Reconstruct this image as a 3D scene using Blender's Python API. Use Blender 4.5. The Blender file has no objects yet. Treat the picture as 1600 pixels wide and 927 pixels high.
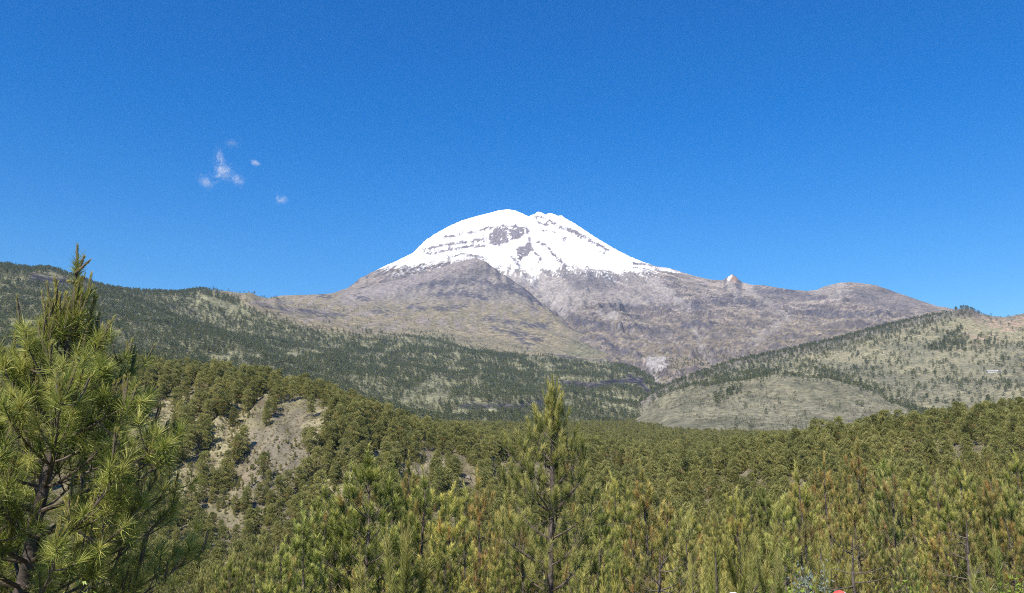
import bpy, math, random
import numpy as np

random.seed(7)
rng = np.random.default_rng(7)
scene = bpy.context.scene
COL = scene.collection

# ------------------------------------------------------------------ camera
F_PX, CX, CY, HORIZON = 1250.0, 800.0, 463.5, 700.0
PITCH = math.atan((HORIZON - CY) / F_PX)
cam_data = bpy.data.cameras.new("camera")
cam_data.sensor_width = 36.0
cam_data.lens = 36.0 * F_PX / 1600.0
cam_data.clip_start = 0.1
cam_data.clip_end = 60000.0
cam = bpy.data.objects.new("camera", cam_data)
cam.rotation_euler = (math.pi / 2 + PITCH, 0, 0)
COL.objects.link(cam)
scene.camera = cam

# ------------------------------------------------------------------ sky and sun
SUN_EL = math.radians(47)
SUN_AZ = math.radians(206)          # clockwise from +Y seen from above: behind the camera, to its left
SUN_DIR = np.array([math.sin(SUN_AZ) * math.cos(SUN_EL), math.cos(SUN_AZ) * math.cos(SUN_EL), math.sin(SUN_EL)])
world = bpy.data.worlds.new("World")
scene.world = world
world.use_nodes = True
wn, wl = world.node_tree.nodes, world.node_tree.links
wn.clear()
sky = wn.new("ShaderNodeTexSky")
sky.sky_type = 'NISHITA'
sky.sun_disc = False
sky.sun_elevation = SUN_EL
sky.sun_rotation = SUN_AZ
sky.altitude = 3300
sky.air_density = 2.0
sky.dust_density = 0.0
sky.ozone_density = 10.0
sat = wn.new("ShaderNodeHueSaturation")
sat.inputs["Hue"].default_value = 0.511
sat.inputs["Saturation"].default_value = 1.29
bg = wn.new("ShaderNodeBackground")
bg.inputs["Strength"].default_value = 0.100
world.cycles.sampling_method = 'NONE'
wo = wn.new("ShaderNodeOutputWorld")
wl.new(sky.outputs[0], sat.inputs["Color"])
wl.new(sat.outputs[0], bg.inputs["Color"])
wl.new(bg.outputs[0], wo.inputs["Surface"])

sun_data = bpy.data.lights.new("sun", 'SUN')
sun_data.energy = 5.0
sun_data.angle = math.radians(0.53)
sun_data.color = (1.0, 0.955, 0.88)
sun = bpy.data.objects.new("sun", sun_data)
from mathutils import Vector
sun.rotation_euler = Vector(SUN_DIR).to_track_quat('Z', 'Y').to_euler()
COL.objects.link(sun)

scene.view_settings.view_transform = 'Standard'
scene.view_settings.look = 'None'
scene.view_settings.gamma = 1.0
scene.view_settings.exposure = 0.52
scene.view_settings.use_curve_mapping = False
scene.render.engine = 'CYCLES'
scene.cycles.use_denoising = False
scene.cycles.use_adaptive_sampling = False
scene.cycles.filter_width = 1.0
scene.cycles.max_bounces = 5
scene.cycles.diffuse_bounces = 2
scene.cycles.glossy_bounces = 1
scene.cycles.transmission_bounces = 2
scene.cycles.volume_bounces = 2
scene.cycles.transparent_max_bounces = 4
scene.cycles.volume_step_rate = 1.0

# ------------------------------------------------------------------ pixel <-> world
cp, sp = math.cos(PITCH), math.sin(PITCH)
def ray(px, py):
    x = (np.asarray(px, float) - CX) / F_PX
    v = (CY - np.asarray(py, float)) / F_PX
    return x, cp - v * sp, sp + v * cp
def W(px, py, Y):
    """The point seen at (px, py) of the photograph at distance Y along the ground."""
    x, y, z = ray(px, py)
    s = np.asarray(Y, float) / y
    return np.stack(np.broadcast_arrays(x * s, y * s, z * s), -1)
def project(x, y, z):
    f = y * cp + z * sp
    u = -y * sp + z * cp
    f = np.where(f > 0.05, f, 0.05)
    return CX + F_PX * x / f, CY - F_PX * u / f

# ------------------------------------------------------------------ noise
def _hash(ix, iy, seed):
    h = (ix.astype(np.int64) * 374761393 + iy.astype(np.int64) * 668265263 + seed * 974711) & 0xFFFFFFFF
    h = ((h ^ (h >> 13)) * 1274126177) & 0xFFFFFFFF
    return ((h ^ (h >> 16)) & 0xFFFFFF) / float(0x1000000)
def noise(x, y, seed=0):
    ix, iy = np.floor(x), np.floor(y)
    fx, fy = x - ix, y - iy
    out = 0
    ux, uy = fx * fx * fx * (fx * (fx * 6 - 15) + 10), fy * fy * fy * (fy * (fy * 6 - 15) + 10)
    for dx in (0, 1):
        for dy in (0, 1):
            a = _hash(ix + dx, iy + dy, seed) * 2 * math.pi
            g = np.cos(a) * (fx - dx) + np.sin(a) * (fy - dy)
            out = out + g * (ux if dx else 1 - ux) * (uy if dy else 1 - uy)
    return out * 1.5
def fbm(x, y, octaves=4, seed=0, gain=0.5):
    a, s, t = 1.0, 0.0, 0.0
    for o in range(octaves):
        s = s + a * noise(x, y, seed + o * 17)
        t += a
        a *= gain
        x, y = x * 2.03 + 11.3, y * 2.03 - 7.1
    return s / t
def ridged(x, y, octaves=4, seed=0, gain=0.5):
    a, s, t = 1.0, 0.0, 0.0
    for o in range(octaves):
        s = s + a * (1 - 2 * np.abs(noise(x, y, seed + o * 17)))
        t += a
        a *= gain
        x, y = x * 2.03 + 5.3, y * 2.03 + 3.1
    return s / t
def sstep(a, b, x):
    t = np.clip((x - a) / (b - a), 0, 1)
    return t * t * (3 - 2 * t)
def lerp(a, b, t):
    return a + (b - a) * t

class RBF:
    def __init__(self, pts, vals, c):
        self.p, self.c = np.asarray(pts, float), c
        n = len(self.p)
        A = np.zeros((n + 3, n + 3))
        A[:n, :n] = self._k(self.p[:, None, 0] - self.p[None, :, 0], self.p[:, None, 1] - self.p[None, :, 1])
        A[:n, n], A[:n, n + 1:n + 3] = 1, self.p
        A[n:, :n] = A[:n, n:].T
        b = np.zeros(n + 3)
        b[:n] = vals
        self.w = np.linalg.lstsq(A, b, rcond=None)[0]
    def _k(self, dx, dy):
        return -np.sqrt(dx * dx + dy * dy + self.c ** 2)
    def __call__(self, x, y):
        s = np.shape(x)
        x, y = np.ravel(x), np.ravel(y)
        n = len(self.p)
        out = self.w[n] + self.w[n + 1] * x + self.w[n + 2] * y
        for i in range(n):
            out = out + self.w[i] * self._k(x - self.p[i, 0], y - self.p[i, 1])
        return out.reshape(s)

def poly_y(poly, px):
    p = np.asarray(poly, float)
    return np.interp(px, p[:, 0], p[:, 1])
def near_line(px, py, poly):
    """distance in photograph pixels from a polyline"""
    best = np.full(np.shape(px), 1e9)
    for (x0, y0), (x1, y1) in zip(poly[:-1], poly[1:]):
        dx, dy = x1 - x0, y1 - y0
        t = np.clip(((px - x0) * dx + (py - y0) * dy) / (dx * dx + dy * dy), 0, 1)
        best = np.minimum(best, np.hypot(px - x0 - t * dx, py - y0 - t * dy))
    return best
def inside(px, py, poly):
    r = np.zeros(np.shape(px), bool)
    n = len(poly)
    for i in range(n):
        x0, y0 = poly[i]
        x1, y1 = poly[(i + 1) % n]
        if y0 == y1:
            continue
        c = ((y0 > py) != (y1 > py)) & (px < (x1 - x0) * (py - y0) / (y1 - y0) + x0)
        r ^= c
    return r

# ------------------------------------------------------------------ materials
def new_mat(name):
    m = bpy.data.materials.new(name)
    m.use_nodes = True
    n, l = m.node_tree.nodes, m.node_tree.links
    for x in list(n):
        n.remove(x)
    out = n.new("ShaderNodeOutputMaterial")
    return m, n, l, out

def terrain_mat(name, scale_fine, bump_dist, contrast=0.35, rough=0.95):
    """Colour from the mesh's own ground cover (attribute), broken up by grain and relief."""
    m, n, l, out = new_mat(name)
    at = n.new("ShaderNodeAttribute"); at.attribute_name = "cover"
    geo = n.new("ShaderNodeNewGeometry")
    n1 = n.new("ShaderNodeTexNoise"); n1.inputs["Scale"].default_value = scale_fine; n1.inputs["Detail"].default_value = 5; n1.inputs["Roughness"].default_value = 0.65
    l.new(geo.outputs["Position"], n1.inputs["Vector"])
    mr = n.new("ShaderNodeMapRange")
    mr.inputs["From Min"].default_value = 0.36; mr.inputs["From Max"].default_value = 0.64
    mr.inputs["To Min"].default_value = 1 - contrast; mr.inputs["To Max"].default_value = 1 + contrast
    l.new(n1.outputs["Fac"], mr.inputs["Value"])
    mx = n.new("ShaderNodeVectorMath"); mx.operation = 'SCALE'
    l.new(at.outputs["Color"], mx.inputs[0]); l.new(mr.outputs[0], mx.inputs["Scale"])
    bs = n.new("ShaderNodeBsdfPrincipled")
    bs.inputs["Roughness"].default_value = rough
    bs.inputs["Specular IOR Level"].default_value = 0.15
    l.new(mx.outputs[0], bs.inputs["Base Color"])
    bp = n.new("ShaderNodeBump"); bp.inputs["Distance"].default_value = bump_dist; bp.inputs["Strength"].default_value = 0.8
    l.new(n1.outputs["Fac"], bp.inputs["Height"]); l.new(bp.outputs[0], bs.inputs["Normal"])
    l.new(bs.outputs[0], out.inputs["Surface"])
    return m

def needle_mat(name, dark, mid, light, dry, translucent=0.3):
    m, n, l, out = new_mat(name)
    t = n.new("ShaderNodeAttribute"); t.attribute_name = "tint"
    d = n.new("ShaderNodeAttribute"); d.attribute_name = "dry"
    oi = n.new("ShaderNodeObjectInfo")
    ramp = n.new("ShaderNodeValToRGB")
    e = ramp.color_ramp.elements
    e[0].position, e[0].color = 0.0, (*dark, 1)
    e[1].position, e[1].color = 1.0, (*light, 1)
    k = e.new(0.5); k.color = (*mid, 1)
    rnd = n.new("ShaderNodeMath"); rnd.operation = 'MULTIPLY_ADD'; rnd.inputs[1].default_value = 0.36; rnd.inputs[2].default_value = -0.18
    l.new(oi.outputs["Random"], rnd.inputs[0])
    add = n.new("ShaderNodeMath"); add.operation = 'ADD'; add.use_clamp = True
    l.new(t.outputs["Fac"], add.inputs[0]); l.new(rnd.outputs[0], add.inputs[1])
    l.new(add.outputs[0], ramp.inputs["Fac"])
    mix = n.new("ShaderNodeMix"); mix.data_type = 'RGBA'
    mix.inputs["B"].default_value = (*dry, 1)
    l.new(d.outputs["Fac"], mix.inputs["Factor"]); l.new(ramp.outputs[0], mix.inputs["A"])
    mul = n.new("ShaderNodeMix"); mul.data_type = 'RGBA'; mul.blend_type = 'MULTIPLY'; mul.inputs["Factor"].default_value = 1.0
    l.new(mix.outputs["Result"], mul.inputs["A"]); l.new(oi.outputs["Color"], mul.inputs["B"])
    bs = n.new("ShaderNodeBsdfPrincipled")
    bs.inputs["Roughness"].default_value = 0.5
    bs.inputs["Specular IOR Level"].default_value = 0.35
    l.new(mul.outputs["Result"], bs.inputs["Base Color"])
    tr = n.new("ShaderNodeBsdfTranslucent")
    l.new(mul.outputs["Result"], tr.inputs["Color"])
    ms = n.new("ShaderNodeMixShader"); ms.inputs[0].default_value = translucent
    l.new(bs.outputs[0], ms.inputs[1]); l.new(tr.outputs[0], ms.inputs[2])
    l.new(ms.outputs[0], out.inputs["Surface"])
    return m

def simple_mat(name, ca, cb, scale, rough=0.9, bump=0.01, spec=0.2):
    m, n, l, out = new_mat(name)
    tc = n.new("ShaderNodeTexCoord")
    ns = n.new("ShaderNodeTexNoise"); ns.inputs["Scale"].default_value = scale; ns.inputs["Detail"].default_value = 5
    l.new(tc.outputs["Object"], ns.inputs["Vector"])
    r = n.new("ShaderNodeValToRGB")
    r.color_ramp.elements[0].position, r.color_ramp.elements[0].color = 0.35, (*ca, 1)
    r.color_ramp.elements[1].position, r.color_ramp.elements[1].color = 0.65, (*cb, 1)
    l.new(ns.outputs["Fac"], r.inputs["Fac"])
    bs = n.new("ShaderNodeBsdfPrincipled"); bs.inputs["Roughness"].default_value = rough; bs.inputs["Specular IOR Level"].default_value = spec
    l.new(r.outputs[0], bs.inputs["Base Color"])
    bp = n.new("ShaderNodeBump"); bp.inputs["Distance"].default_value = bump
    l.new(ns.outputs["Fac"], bp.inputs["Height"]); l.new(bp.outputs[0], bs.inputs["Normal"])
    l.new(bs.outputs[0], out.inputs["Surface"])
    return m

M_BARK = simple_mat("bark", (0.045, 0.036, 0.03), (0.15, 0.12, 0.10), 9, bump=0.03)
M_TWIG = simple_mat("twig", (0.07, 0.055, 0.04), (0.17, 0.135, 0.10), 14)
M_NEEDLE = needle_mat("pine_needles", (0.036, 0.056, 0.015), (0.215, 0.23, 0.05), (0.55, 0.50, 0.16), (0.40, 0.24, 0.095), 0.38)
M_NEEDLE_LONG = needle_mat("long_pine_needles", (0.07, 0.11, 0.025), (0.28, 0.32, 0.055), (0.58, 0.55, 0.16), (0.40, 0.27, 0.11), 0.4)
M_CROWN = needle_mat("far_pine_foliage", (0.07, 0.088, 0.038), (0.15, 0.165, 0.065), (0.26, 0.25, 0.10), (0.24, 0.16, 0.08), 0.35)
M_MIDNEEDLE = needle_mat("grown_pine_foliage", (0.10, 0.112, 0.03), (0.315, 0.31, 0.092), (0.52, 0.47, 0.17), (0.36, 0.23, 0.09), 0.42)
M_STRAW = needle_mat("dry_bunch_grass", (0.17, 0.15, 0.07), (0.32, 0.28, 0.14), (0.45, 0.40, 0.22), (0.20, 0.17, 0.09), 0.25)

# ------------------------------------------------------------------ object helpers
def link(o, parent=None):
    COL.objects.link(o)
    if parent is not None:
        o.parent = parent
    return o
def tag(o, label=None, category=None, group=None, kind=None):
    for k, v in (("label", label), ("category", category), ("group", group), ("kind", kind)):
        if v:
            o[k] = v
    return o
def mesh_from(name, verts, faces, mats=(), face_mat=None, attrs=None, smooth=False):
    """faces: one (n,3) or (n,4) int array or a list of such arrays"""
    me = bpy.data.meshes.new(name)
    if not isinstance(faces, list):
        faces = [faces]
    faces = [np.asarray(f, np.int32) for f in faces if len(f)]
    verts = np.asarray(verts, np.float32)
    me.vertices.add(len(verts))
    me.vertices.foreach_set("co", verts.ravel())
    loops = np.concatenate([f.ravel() for f in faces])
    totals = np.concatenate([np.full(len(f), f.shape[1], np.int32) for f in faces])
    starts = np.concatenate([[0], np.cumsum(totals)[:-1]]).astype(np.int32)
    me.loops.add(len(loops))
    me.loops.foreach_set("vertex_index", loops)
    me.polygons.add(len(totals))
    me.polygons.foreach_set("loop_start", starts)
    try:
        me.polygons.foreach_set("loop_total", totals)
    except Exception:
        pass
    for m in mats:
        me.materials.append(m)
    if face_mat is not None:
        me.polygons.foreach_set("material_index", np.asarray(face_mat, np.int32))
    for k, v in (attrs or {}).items():
        v = np.asarray(v, np.float32)
        if v.ndim == 2:
            a = me.attributes.new(k, 'FLOAT_COLOR', 'POINT')
            if v.shape[1] == 3:
                v = np.concatenate([v, np.ones((len(v), 1), np.float32)], 1)
            a.data.foreach_set("color", v.ravel())
        else:
            a = me.attributes.new(k, 'FLOAT', 'POINT')
            a.data.foreach_set("value", v)
    me.polygons.foreach_set("use_smooth", np.full(len(totals), bool(smooth)))
    me.update(calc_edges=True)
    me.validate()
    return me
# ================================================================== terrain
def P3(lst):
    return [tuple(W(a, b, c)) for a, b, c in lst]
def behind(lst, dy, drop):
    return [(x * (1 + dy / y), y + dy, z - drop) for x, y, z in lst]

def grid_faces(ny, nx):
    i = np.arange(ny * nx).reshape(ny, nx)
    return np.stack([i[:-1, :-1], i[:-1, 1:], i[1:, 1:], i[1:, :-1]], -1).reshape(-1, 4)

class Layer:
    """A landform as a height field on a regular ground grid."""
    def __init__(self, x0, x1, y0, y1, d):
        self.x = np.arange(x0, x1 + d, d); self.y = np.arange(y0, y1 + d, d); self.d = d
        self.X, self.Y = np.meshgrid(self.x, self.y)
    def sample(self, x, y):
        u = (np.asarray(x) - self.x[0]) / self.d; v = (np.asarray(y) - self.y[0]) / self.d
        ok = (u >= 0) & (v >= 0) & (u <= len(self.x) - 1) & (v <= len(self.y) - 1)
        u = np.clip(u, 0, len(self.x) - 1.001); v = np.clip(v, 0, len(self.y) - 1.001)
        i, j = u.astype(int), v.astype(int); a, b = u - i, v - j
        Z = self.Z
        z = (Z[j, i] * (1 - a) + Z[j, i + 1] * a) * (1 - b) + (Z[j + 1, i] * (1 - a) + Z[j + 1, i + 1] * a) * b
        return np.where(ok, z, -1e4)
    def pix(self):
        return project(self.X, self.Y, self.Z)
    def cut(self, keep):
        self.keep = keep
    def build(self, name, mat, cover, label):
        f = grid_faces(*self.Z.shape)
        k = getattr(self, "keep", None)
        if k is not None:
            f = f[k.ravel()[f].any(1)]
        v = np.stack([self.X, self.Y, self.Z], -1).reshape(-1, 3)
        c = np.clip(cover.reshape(-1, 3), 0.01, 0.9)
        used = np.zeros(len(v), bool); used[f.ravel()] = True
        re = np.cumsum(used) - 1
        me = mesh_from(name, v[used], re[f], [mat], attrs={"cover": c[used]}, smooth=True)
        o = link(bpy.data.objects.new(name, me))
        tag(o, label, kind="structure")
        return o

def cliff(L, line, h, fall, soft=2.0):
    """A rock step along a traced line: raises the ground above the line, which then falls back uphill."""
    px, py = L.pix()
    xs = [p[0] for p in line]
    wdw = sstep(xs[0] - 12, xs[0] + 12, px) * (1 - sstep(xs[-1] - 12, xs[-1] + 12, px))
    d = py - poly_y(line, px) + 3 * noise(px / 9, py / 60, 91)
    L.Z = L.Z + h * wdw * (1 / (1 + np.exp(np.clip(d / soft, -30, 30)))) * np.exp(-np.maximum(-d, 0) / fall)

def fit_crest(L, line, fall=38.0, ok=None, rounds=3):
    """Shape the summit line of a landform after its traced profile."""
    line = np.asarray(line, float)
    for _ in range(rounds):
        px, py = L.pix()
        use = (px > line[0, 0] - 6) & (px < line[-1, 0] + 6)
        if ok is not None:
            use &= ok
        edges = np.arange(line[0, 0] - 6, line[-1, 0] + 9, 3.0)
        sil = np.full(len(edges), 1e4)
        np.minimum.at(sil, np.clip(((px[use] - edges[0]) / 3.0).astype(int), 0, len(edges) - 1), py[use])
        good = sil < 9e3
        s = np.interp(px, edges[good] + 1.5, sil[good])
        err = np.interp(px, line[:, 0], line[:, 1]) - s
        w = np.exp(-((py - s) / fall) ** 2) * sstep(line[0, 0] - 10, line[0, 0] + 25, px) * (1 - sstep(line[-1, 0] - 25, line[-1, 0] + 10, px))
        L.Z = L.Z - w * err * L.Y / F_PX * 1.06

K_COVER = 0.74          # overall reflectance of dry ground and rock
def C(*rgb):
    return np.array(rgb)
def mixc(a, b, t):
    return a + (b - a) * np.asarray(t)[..., None]

# ---------------------------------------------------------------- the volcano
V = Layer(-2700, 5000, 2900, 8700, 12.5)
crest = [(400, 505, 6300), (480, 480, 6500), (535, 457, 6800), (560, 438, 6950), (600, 417, 7100), (640, 400, 7300), (660, 380, 7450), (690, 360, 7600), (720, 348, 7700), (760, 336, 7800),
         (795, 329, 7850), (815, 334, 7850), (826, 338, 7820), (840, 332, 7800), (862, 335, 7780), (882, 340, 7750), (900, 352, 7700), (930, 372, 7500), (960, 390, 7350), (1000, 410, 7150),
         (1040, 421, 7000), (1080, 432, 6850), (1110, 438, 6700), (1130, 440, 6600), (1144, 430, 6550), (1158, 441, 6500), (1190, 447, 6400), (1230, 453, 6250), (1270, 456, 6150),
         (1300, 447, 6050), (1330, 443, 5950), (1370, 449, 5850), (1400, 459, 5700), (1440, 472, 5500), (1480, 485, 5250), (1540, 503, 5100), (1700, 540, 5000)]
front = [(640, 415, 7000), (700, 400, 7050), (740, 385, 7250), (790, 380, 7150), (850, 380, 7100), (900, 385, 7200), (800, 430, 6500), (870, 430, 6450), (950, 425, 6600), (1020, 430, 6700),
         (870, 465, 5750), (940, 460, 5900), (1010, 455, 6200), (1080, 455, 6300), (1150, 462, 6050), (890, 495, 5200), (960, 500, 5050), (1040, 495, 5250), (1110, 485, 5500), (1180, 485, 5500),
         (1240, 475, 5650), (1300, 468, 5600), (1370, 470, 5450), (1440, 482, 5100), (950, 535, 4500), (1030, 530, 4500), (1100, 520, 4650), (1190, 515, 4750), (1290, 500, 4850), (1380, 495, 4800),
         (1000, 560, 3950), (1070, 555, 3950), (1140, 545, 4100), (1230, 535, 4300), (1320, 520, 4400), (1020, 590, 3400), (1090, 585, 3300), (1010, 615, 3000), (1200, 570, 3500), (1400, 525, 4000), (1550, 520, 4300)]
pts = P3(crest) + P3(front) + behind(P3(crest), 450, 300)
pts += [(-1000, 5000, 560), (-2000, 5000, 500), (-500, 4200, 350), (-1500, 3500, 150), (0, 3200, 150), (-2600, 6000, 700), (2500, 3000, 100), (4000, 3500, 300), (-2600, 3000, 50)]
pts = np.array(pts)
V.Z = RBF(pts[:, :2], pts[:, 2], 14.0)(V.X, V.Y)
sx, sy = W(820, 332, 7820)[:2]
ang = np.arctan2(V.X - sx, sy - V.Y); rad = np.hypot(V.X - sx, V.Y - sy)
amp = sstep(150, 1800, rad)
big = ridged(V.X / 560 + 3, V.Y / 760, 5, 5, 0.58)
gully = ridged(ang * 9 + 0.5 * fbm(V.X / 500, V.Y / 500, 3, 8), np.log(rad + 60) * 1.4, 4, 12)
vpx, vpy = V.pix()
crest_px = np.array([(a, b) for a, b, c in crest])
dc = vpy - np.interp(vpx, crest_px[:, 0], crest_px[:, 1])
soft = 0.25 + 0.75 * sstep(3, 30, dc)
V.Z += soft * ((12 + 70 * amp) * (big - 0.35) * 0.62 + (14 + 48 * amp) * (gully - 0.3) + (6 + 12 * amp) * fbm(V.X / 70, V.Y / 70, 4, 21, 0.62) + 28 * (ridged(V.X / 150, V.Y / 150, 4, 33, 0.6) - 0.3) * amp)
# lava benches: rock steps that follow the slope
V.Z += soft * amp * 20 * (ridged(ang * 60 + 0.8 * fbm(V.X / 300, V.Y / 300, 3, 9), np.log(rad + 60) * 3.2, 4, 13, 0.6) - 0.3)
bench = V.Z / 130 + 0.9 * fbm(V.X / 700, V.Y / 700, 3, 41)
fr = bench - np.floor(bench)
bmask = sstep(0.05, 0.35, fbm(V.X / 420, V.Y / 420, 3, 44)) * sstep(1500, 2300, rad)
V.Z += 42 * bmask * (sstep(0.42, 0.52, fr) - fr)
ROCK_LINES = [([(880, 492), (905, 503), (940, 510), (1000, 514), (1040, 520)], 22, 12), ([(940, 480), (990, 480), (1040, 486)], 16, 10), ([(1010, 470), (1060, 472), (1090, 484)], 18, 10),
              ([(935, 530), (965, 548), (1000, 560)], 14, 14), ([(1068, 512), (1090, 505), (1112, 512)], 26, 8), ([(1180, 455), (1230, 460), (1290, 470)], 18, 8), ([(1260, 490), (1320, 494), (1390, 490)], 16, 9),
              ([(1080, 475), (1140, 470), (1190, 478)], 14, 8), ([(880, 430), (920, 428), (960, 440)], 26, 14), ([(890, 448), (925, 455), (950, 448)], 22, 10)]
for ln, h, fl in ROCK_LINES:
    cliff(V, ln, h, fl)
VC = [(540, 453), (560, 436), (580, 426), (600, 416), (625, 405), (645, 395), (655, 384), (665, 375), (680, 365), (700, 354), (720, 345), (740, 339), (760, 334), (778, 329), (795, 327), (805, 329), (815, 333), (826, 338), (833, 335), (840, 331), (846, 332), (852, 335), (858, 333), (864, 334), (872, 337), (878, 337), (886, 342), (900, 350), (930, 370),
      (960, 388), (985, 401), (1005, 409), (1025, 416), (1045, 419), (1065, 425), (1085, 431), (1110, 437), (1128, 438), (1136, 433), (1143, 428), (1150, 432), (1160, 441), (1175, 445), (1195, 446), (1230, 452), (1262, 455), (1275, 453), (1290, 447), (1310, 442), (1330, 441), (1350, 443), (1370, 446), (1390, 453), (1410, 460), (1440, 470), (1470, 481)]
fit_crest(V, VC, 30.0, V.Y > 4500)
vpx, vpy = V.pix()
dc = vpy - np.interp(vpx, [a for a, b in VC], [b for a, b in VC])

# ground cover of the volcano
gy, gx = np.gradient(V.Z, V.d)
slope = np.hypot(gx, gy)
n_f = fbm(V.X / 60, V.Y / 60, 4, 51); n_m = fbm(V.X / 260, V.Y / 260, 4, 52); n_b = fbm(V.X / 900, V.Y / 900, 3, 53)
n_v = fbm(V.X / 22, V.Y / 22, 3, 58)
streak2 = fbm(ang * 90 + 0.6 * n_m, np.log(rad + 60) * 4.5, 4, 57, 0.6)
streak = fbm(ang * 34, np.log(rad + 60) * 2.2, 4, 54)
cov = mixc(C(0.33, 0.29, 0.26), C(0.19, 0.172, 0.162), sstep(-0.22, 0.28, n_m + 0.35 * n_f))
cov = mixc(cov, C(0.40, 0.365, 0.35), 0.85 * sstep(0.05, 0.4, streak + 0.25 * n_m + 0.10) * sstep(5200, 1800, rad))
cov = mixc(cov, C(0.265, 0.235, 0.205), sstep(0.0, 0.35, n_b) * 0.6)
cov = mixc(cov, C(0.225, 0.195, 0.135), sstep(1000, 640, V.Z + 160 * n_m) * 0.9 * sstep(0.75, 0.45, slope))
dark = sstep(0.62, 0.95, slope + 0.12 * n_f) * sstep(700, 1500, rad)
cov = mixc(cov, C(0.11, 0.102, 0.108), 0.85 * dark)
strata = fbm(V.X / 420 + 0.5 * n_m, V.Z / 34 + 1.6 * n_m, 4, 59, 0.6)
flow = fbm((V.X + 0.55 * V.Y) / 90, (V.Y - 0.55 * V.X) / 620, 4, 56)
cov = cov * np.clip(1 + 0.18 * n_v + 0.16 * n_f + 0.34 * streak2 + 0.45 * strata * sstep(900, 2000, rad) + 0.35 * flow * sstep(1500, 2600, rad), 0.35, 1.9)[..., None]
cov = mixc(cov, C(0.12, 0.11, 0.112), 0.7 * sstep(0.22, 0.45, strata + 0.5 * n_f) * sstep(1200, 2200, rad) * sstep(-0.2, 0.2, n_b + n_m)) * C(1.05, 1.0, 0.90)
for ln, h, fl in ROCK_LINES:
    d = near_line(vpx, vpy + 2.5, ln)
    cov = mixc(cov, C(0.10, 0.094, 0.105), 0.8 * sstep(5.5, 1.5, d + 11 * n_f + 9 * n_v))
for ln, wd in [([(868, 440), (872, 470), (880, 492)], 7), ([(842, 424), (866, 470)], 5), ([(905, 420), (880, 460)], 5), ([(1165, 445), (1190, 470), (1230, 495)], 5), ([(1140, 440), (1150, 462)], 6), ([(1088, 520), (1100, 550), (1110, 560)], 5),
               ([(1180, 530), (1200, 520), (1215, 505)], 5), ([(1275, 455), (1300, 449), (1320, 452), (1305, 465)], 8), ([(1020, 440), (1050, 460), (1075, 480)], 6), ([(790, 425), (830, 440), (862, 475)], 8), ([(820, 428), (850, 445)], 9), ([(940, 490), (960, 494)], 4)]:
    d = near_line(vpx, vpy, ln)
    cov = mixc(cov, C(0.42, 0.385, 0.355), (0.6 if ln[0][0] < 1000 else 0.42) * sstep(wd + 3, wd * 0.2, d + 15 * n_f + 10 * n_v + 6 * n_m))
for pg in [[(1005, 562), (1018, 556), (1040, 558), (1045, 572), (1030, 578), (1012, 574)], [(1000, 590), (1012, 584), (1030, 588), (1024, 604), (1014, 618), (1006, 606)]]:
    q = inside(vpx + 5 * n_f, vpy + 5 * n_v, pg)
    cov = mixc(cov, C(0.44, 0.415, 0.395), 0.85 * q)
pale = inside(vpx + 26 * n_f + 14 * n_m, vpy + 16 * n_f, [(770, 412), (900, 408), (1010, 425), (1065, 470), (1000, 478), (930, 470), (880, 495), (850, 475), (800, 442)])
cov = mixc(cov, C(0.40, 0.362, 0.335), 0.42 * pale)
for pg in [[(882, 428), (915, 422), (960, 432), (968, 446), (940, 454), (905, 452), (884, 444)], [(1328, 446), (1370, 448), (1420, 462), (1470, 483), (1400, 487), (1345, 476), (1318, 458)], [(1175, 450), (1235, 456), (1290, 468), (1240, 470), (1185, 462)]]:
    cov = mixc(cov, C(0.15, 0.137, 0.135), 0.6 * inside(vpx + 24 * n_f, vpy + 14 * n_f + 8 * n_v, pg))
# red-brown spire on the ridge
cov = mixc(cov, C(0.34, 0.22, 0.15), 0.8 * sstep(9, 4, np.hypot(vpx - 1146, (vpy - 436) * 1.2)))
# snow
snow_line = [(560, 425), (595, 417), (620, 415), (650, 413), (680, 409), (705, 405), (745, 402), (770, 416), (790, 421), (812, 417), (826, 423), (836, 434), (846, 419), (868, 424), (882, 412), (900, 415), (940, 420), (970, 425), (990, 422), (1005, 424), (1018, 419), (1035, 420)]
sl = poly_y(snow_line, vpx)
snow = sstep(2.5, -1.5, vpy - sl + 6 * n_v + 9 * n_f + 5 * streak) * (vpx < 1052) * (V.Y > 5900)
rock_in_snow = [([(662, 391), (690, 384), (725, 379), (757, 374)], 3.2), ([(668, 397), (705, 390), (740, 384), (757, 384)], 2.2), ([(692, 371), (735, 364), (762, 357)], 1.6), ([(757, 372), (756, 384)], 4), ([(762, 357), (790, 354), (818, 355)], 1.8),
                ([(858, 345), (872, 354), (884, 359), (900, 362), (908, 369), (930, 380), (950, 391)], 2.6), ([(884, 357), (906, 368)], 4.2), ([(838, 338), (838, 345), (850, 351), (858, 351)], 1.5), ([(840, 338), (850, 341)], 1.6),
                ([(841, 378), (858, 388), (866, 399), (876, 408), (888, 423)], 2.6), ([(990, 412), (1015, 414), (1040, 421)], 2.0), ([(988, 417), (1010, 421)], 1.6), ([(822, 352), (828, 376), (832, 392)], 2.2),
                ([(836, 395), (846, 402), (838, 415)], 1.5), ([(882, 372), (884, 380)], 2.0), ([(700, 404), (720, 396), (760, 404)], 2.0), ([(930, 392), (945, 397)], 1.2), ([(848, 360), (868, 364)], 1.2), ([(800, 402), (812, 415)], 2)]
rk = np.zeros_like(snow)
for ln, wd in rock_in_snow:
    d = near_line(vpx, vpy, ln)
    rk = np.maximum(rk, sstep(wd + 0.8, wd * 0.4, d + 4.5 * n_f + 5.0 * n_v))
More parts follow.
